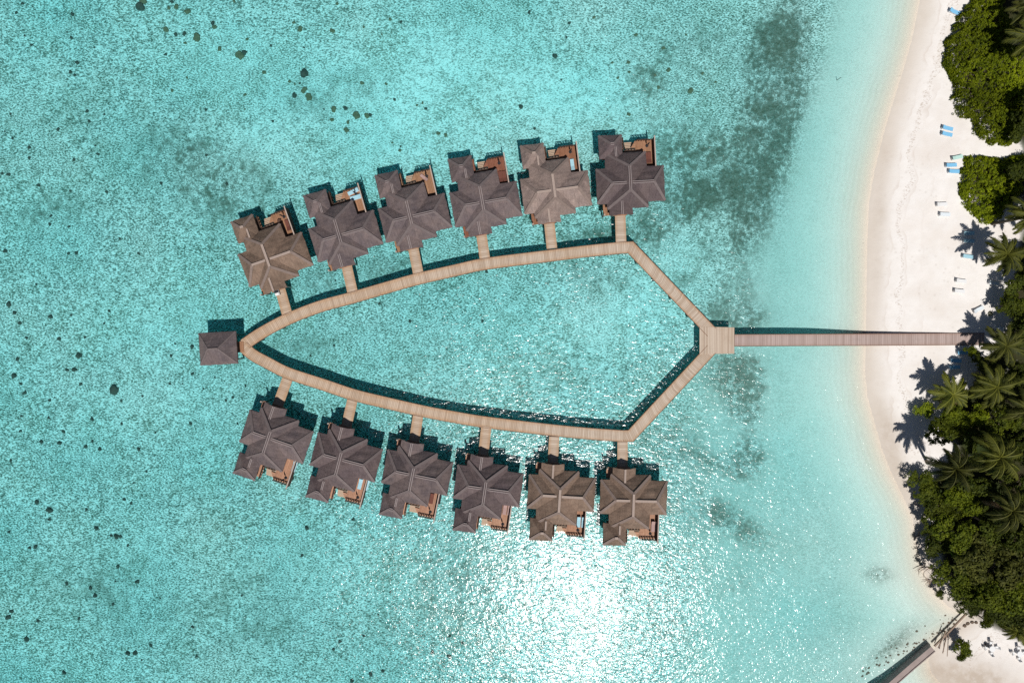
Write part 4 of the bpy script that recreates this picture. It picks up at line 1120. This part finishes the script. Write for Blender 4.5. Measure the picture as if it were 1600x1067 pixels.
# ------------------------------------------------------------------ beach furniture
G2 = "sun loungers on the sand"
def bl(x0, y0, x1, y1, cm, lab, s=1.0, fm='white'):
    """head end at x0,y0"""
    a = P(x0, y0, .9); b = P(x1, y1, .9); c = (a+b)/2; g = gz(c.x, c.y)
    lounger((c.x, c.y, g), math.atan2(a.y-b.y, a.x-b.x)-math.pi/2, cm, fm, lab, G2, s)
bl(1485,14.5,1501,21,'sky_blue',"sky blue lounger at the very top of the beach, touching the shrub")
bl(1472,198.5,1489,202.5,'sky_blue',"light blue lounger with dark head shadow, upper of the close pair below the big shrub")
bl(1471,208,1488,211.5,'sky_blue',"light blue lounger with dark head shadow, lower of the close pair below the big shrub")
bl(1486,248.5,1503,244.5,'mint',"mint green lounger above the two sky blue ones")
bl(1476.5,259,1494,258,'sky_blue',"sky blue lounger directly under the mint one")
bl(1480.5,268,1498,268.5,'sky_blue',"sky blue lounger nearest the smaller hedge, lowest of its three")
bl(1463,320,1479,319,'white',"white lounger with dark square headrest shadow on open sand")
bl(1467,335,1484,335.5,'pale_cushion',"pale lounger just below the white one with the dark headrest")
bl(1504,365,1521,364.5,'blue',"blue lounger in palm shade, upper of two")
bl(1504,376,1521,377.5,'blue',"blue lounger in palm shade, lower of two")
bl(1502,400,1519,402,'blue',"blue grey lounger at the lower edge of the palm shade")
bl(1492,438,1509,440,'white',"white lounger on open sand, upper of two above the jetty")
bl(1489,454,1506,455.5,'white',"white lounger on open sand, lower of two above the jetty")
bl(1554,435,1570,436,'white',"white lounger below the rounded palm, closer to the trees")
bl(1542,441,1560,443.5,'pale_cushion',"pale blue white lounger below the rounded palm, on its sand side")
bl(1520,487,1534,480,'pale_cushion',"pale lounger set at an angle alone above the jetty end")
bl(1550,510,1566,514,'pale_cushion',"pale lounger shaded by the palm at the jetty end")
bl(1494,551,1511,550,'sky_blue',"blue lounger in palm shade just below the jetty")
bl(1484,563,1501,563.5,'sky_blue',"blue and white lounger half in palm shade below the jetty")
bl(1482,574,1499,573,'sky_blue',"blue lounger at the tip of the leftmost palm's shade")

def make_btable():
    r = empty("beach_table", (0,0,0))
    b = MB(); b.tube([(0,0,.72),(0,0,.76)], [.55,.55], 20); b.build("table_top", M['white'], r)
    b = MB(); b.tube([(0,0,.04),(0,0,.72)], [.05,.05], 8); b.build("pedestal", M['white'], r)
    b = MB(); b.tube([(0,0,0),(0,0,.04)], [.28,.26], 14); b.build("foot", M['white'], r)
    return r
def make_chair():
    r = empty("beach_chair", (0,0,0))
    b = MB(); b.box(-.26,.26,-.26,.26,.40,.46); b.build("seat", M['white'], r, bevel=.015)
    b = MB(); b.bar((0,.26,.46),(0,.36,.95),.5,.05,up=(0,1,0)); b.build("backrest", M['white'], r)
    for x in (-.22,.22):
        b = MB(); b.bar((x*1.1,-.25,.63),(x*1.1,.28,.63),.05,.04); b.build("armrest", M['white'], r)
        for y in (-.22,.22):
            b = MB(); b.box(x-.025,x+.025,y-.025,y+.025,0,.40); b.build("leg", M['white'], r)
    return r
bt = make_btable(); bch = make_chair()
tabs = [(1549.5,1012.5,"left white table on the sand near the lone tree","left"),(1591,1019.5,"right white table on the sand near the frame edge","right")]
first = True
for ti, (px, py, lab, wh) in enumerate(tabs):
    c = P(px, py, .9); g = gz(c.x, c.y)
    o = bt if ti == 0 else copy_tree(bt); o.location = (c.x, c.y, g); tag(o, lab, "table", "white beach tables")
    for j_, (dx, dy, w) in enumerate(((-.1,1.05,"upper"),(.1,-1.05,"lower"),(1.05,.1,"right hand"),(-1.05,0,"left hand"))):
        ch = bch if first else copy_tree(bch); first = False
        ch.location = (c.x+dx, c.y+dy, g-.01); ch.rotation_euler = (0,0,math.atan2(dy,dx)-math.pi/2)
        tag(ch, f"white chair on the {w} side of the {wh} beach table", "chair", "white chairs at the beach tables")
st = empty("stool", P(1543.5,1008.5,.9)); st.location.z = gz(st.location.x, st.location.y)
b = MB(); b.tube([(0,0,.42),(0,0,.5)], [.36,.36], 18); b.build("seat", M['dark'], st)
b = MB(); b.tube([(0,0,0),(0,0,.42)], [.2,.2], 12); b.build("base", M['wood_dark'], st)
tag(st, "dark round stool left of the left beach table", "stool")

# ------------------------------------------------------------------ sea wall, timbers, rocks, driftwood
sw = empty("sea_wall", P(1430,1034,0)); sl = sw.location.copy()
tag(sw, "low pinkish concrete sea wall running diagonally across the lower right corner", "sea wall")
mb, wp, wo_ = ribbon([(1340,1108),(1392,1070),(1425,1041),(1458,1013)], 1.15, 1.25, 3.0)
shift(mb, sl).build("wall", M['concrete'], sw)
e = MB(); a = wp[0]+wo_[0]*1.0; b_ = wp[-1]+wo_[-1]*1.0
for i in range(len(wp)-1): e.bar(wp[i]-wo_[i]*.93+Vector((0,0,.06)), wp[i+1]-wo_[i+1]*.93+Vector((0,0,.06)), .16, .14)
shift(e, sl).build("kerb", M['concrete'], sw)
def timber(p0, p1, z, w, lab):
    o = MB(); a = P(*p0, z); b = P(*p1, z); c = (a+b)/2; o.bar(a-c, b-c, w, w*.9)
    r = o.build("timber_beam", M['dead'] , None, bevel=.02); r.location = c
    tag(r, lab, "timber beam", "old timber beams along the sea wall end"); return r
timber((1460,1009),(1487,982),.75,.30,"long timber beam continuing the sea wall towards the trees")
timber((1485,984),(1510,958),.7,.28,"timber beam ending at the grove tip above the wall")
timber((1466,1012),(1478,985),.95,.16,"thin bleached timber lying left of the lone tree")
timber((1473,1020),(1480,988),.9,.14,"thin bleached timber closest to the lone tree's shadow")
timber((1480,1025),(1482,990),1.0,.10,"thin pale pole next to the round tree shadow")
def make_rock(seed):
    r = random.Random(seed); bm = bmesh.new(); bmesh.ops.create_icosphere(bm, subdivisions=2, radius=1)
    ph = [(Vector((r.uniform(-1,1),r.uniform(-1,1),r.uniform(-1,1)))*3, r.uniform(0,6), .13) for _ in range(5)]
    for v in bm.verts:
        v.co *= 1+sum(a*math.sin(v.co.dot(d_)+o_) for d_, o_, a in ph); v.co.z *= .6
    me = bpy.data.meshes.new("rock"); bm.to_mesh(me); bm.free(); return me
rk = [make_rock(i) for i in range(3)]
for i in range(3): rk[i].materials.append(M['rock'] if i else M['rock_pale'])
RK = [(1515,976,.35,"brown rock on the pink sand, leftmost of the small row"),(1510,979,.28,"small brown rock lowest in the row near the timbers"),(1522,973.5,.34,"brown rock in the middle of the small row"),(1528,974,.25,"small brown rock at the right end of the row"),(1521,963,.26,"small rock just under the grove tip")]
k_ = 0
for (px, py, s, lab) in RK:
    c = P(px, py, .6); o = bpy.data.objects.new("rock", rk[1+k_ % 2]); COL.objects.link(o); o.location = (c.x, c.y, gz(c.x, c.y)+s*.1); o.scale = (s*1.2, s, s); o.rotation_euler = (0,0,k_*1.3); k_ += 1
    tag(o, lab, "rock", "rocks by the grove tip")
# rubble along the foot of the sea wall: uncountable
rs = np.random.default_rng(5); vv, ff, oo = [], [], 0
bmv = np.array([v.co[:] for v in rk[0].vertices]); bmf = [tuple(p_.vertices) for p_ in rk[0].polygons]
mbr = MB()
for i in range(80):
    t = rs.random(); a0 = (1352+t*150, 1063-t*92); off = rs.exponential(5)*(-1)
    c = P(a0[0]+off*.7+rs.normal()*2, a0[1]+off*.75+rs.normal()*2-3, 0); zc = gz(c.x, c.y); s = rs.uniform(.06,.22)
    for f_ in bmf: mbr.face([(c.x+bmv[j_][0]*s, c.y+bmv[j_][1]*s*.8, zc+bmv[j_][2]*s*.7+.02) for j_ in f_])
o = mbr.build("rubble", M['rock']); tag(o, "scattered coral rubble lying along the foot of the sea wall", "rubble", kind="stuff")

def branchy(name, px, py, ang, L, seed, mat, lab, cat, n=7, thick=.07, z=None):
    rs_ = random.Random(seed); c = P(px, py, .3); g = gz(c.x, c.y) if z is None else z
    t = MB(); d0 = Vector((math.cos(ang), math.sin(ang), .04))
    t.tube([(0,0,.15), d0*L*.5+Vector((0,0,.2)), d0*L+Vector((0,0,.15))], [thick, thick*.8, thick*.3], 6)
    for i in range(n):
        s = rs_.uniform(.1,.9); a = ang+rs_.choice((-1,1))*rs_.uniform(.3,1.1); b0 = d0*L*s+Vector((0,0,.18)); l2 = L*rs_.uniform(.25,.6)
        t.tube([b0, b0+Vector((math.cos(a), math.sin(a), rs_.uniform(0,.5)))*l2*.6, b0+Vector((math.cos(a+.2), math.sin(a+.2), rs_.uniform(0,.6)))*l2], [thick*.6, thick*.4, thick*.15], 5)
    o = t.build(name, M[mat]); o.location = (c.x, c.y, max(g, -.05)); tag(o, lab, cat); return o
branchy("dead_branch", 1446,797, math.radians(-110), 2.6, 1, 'dead', "bare brown fallen branch on the narrow beach beside the trees", "branch")
branchy("dead_branch", 1437,792, math.radians(140), 1.2, 2, 'dead', "short dark forked branch on the sand near the waterline", "branch", 3)
branchy("dead_shrub", 1468,893, math.radians(160), 3.8, 3, 'dead', "tangle of bare grey branches reaching over the water from the grove", "dead shrub", 16, .08)
branchy("dead_shrub", 1470,905, math.radians(185), 3.2, 4, 'dead', "lower tangle of bare branches above the tiny round tree", "dead shrub", 14, .07)
branchy("dead_branch", 1430,843, math.radians(60), 2.2, 5, 'dead', "dark sunken branch in the shallows beside the overhanging trees", "branch", 6)
# small plant near the angled lounger
rs = np.random.default_rng(9); n = 60
D = rs.normal(size=(n,3)); D /= np.linalg.norm(D, axis=1, keepdims=True); D[:,2] = abs(D[:,2])
me = leaf_mesh("seedling", [leaf_quads(D*np.array([.45,.45,.3]), D, .3, .4, rs)], 'leaf_olive')
o = link("seedling", me); c = P(1547,490,.9); o.location = (c.x, c.y, gz(c.x, c.y)); tag(o, "small yellowish seedling alone on the sand near the jetty end", "plant")
# swimmer-side marker stake
stk = MB(); stk.tube([(0,0,-2.2),(.05,0,.45)], [.05,.05], 6); o = stk.build("marker_stake", M['rail']); o.location = P(1312,122.5,0)
tag(o, "thin dark stake standing in the pale shallows near the top right", "stake")
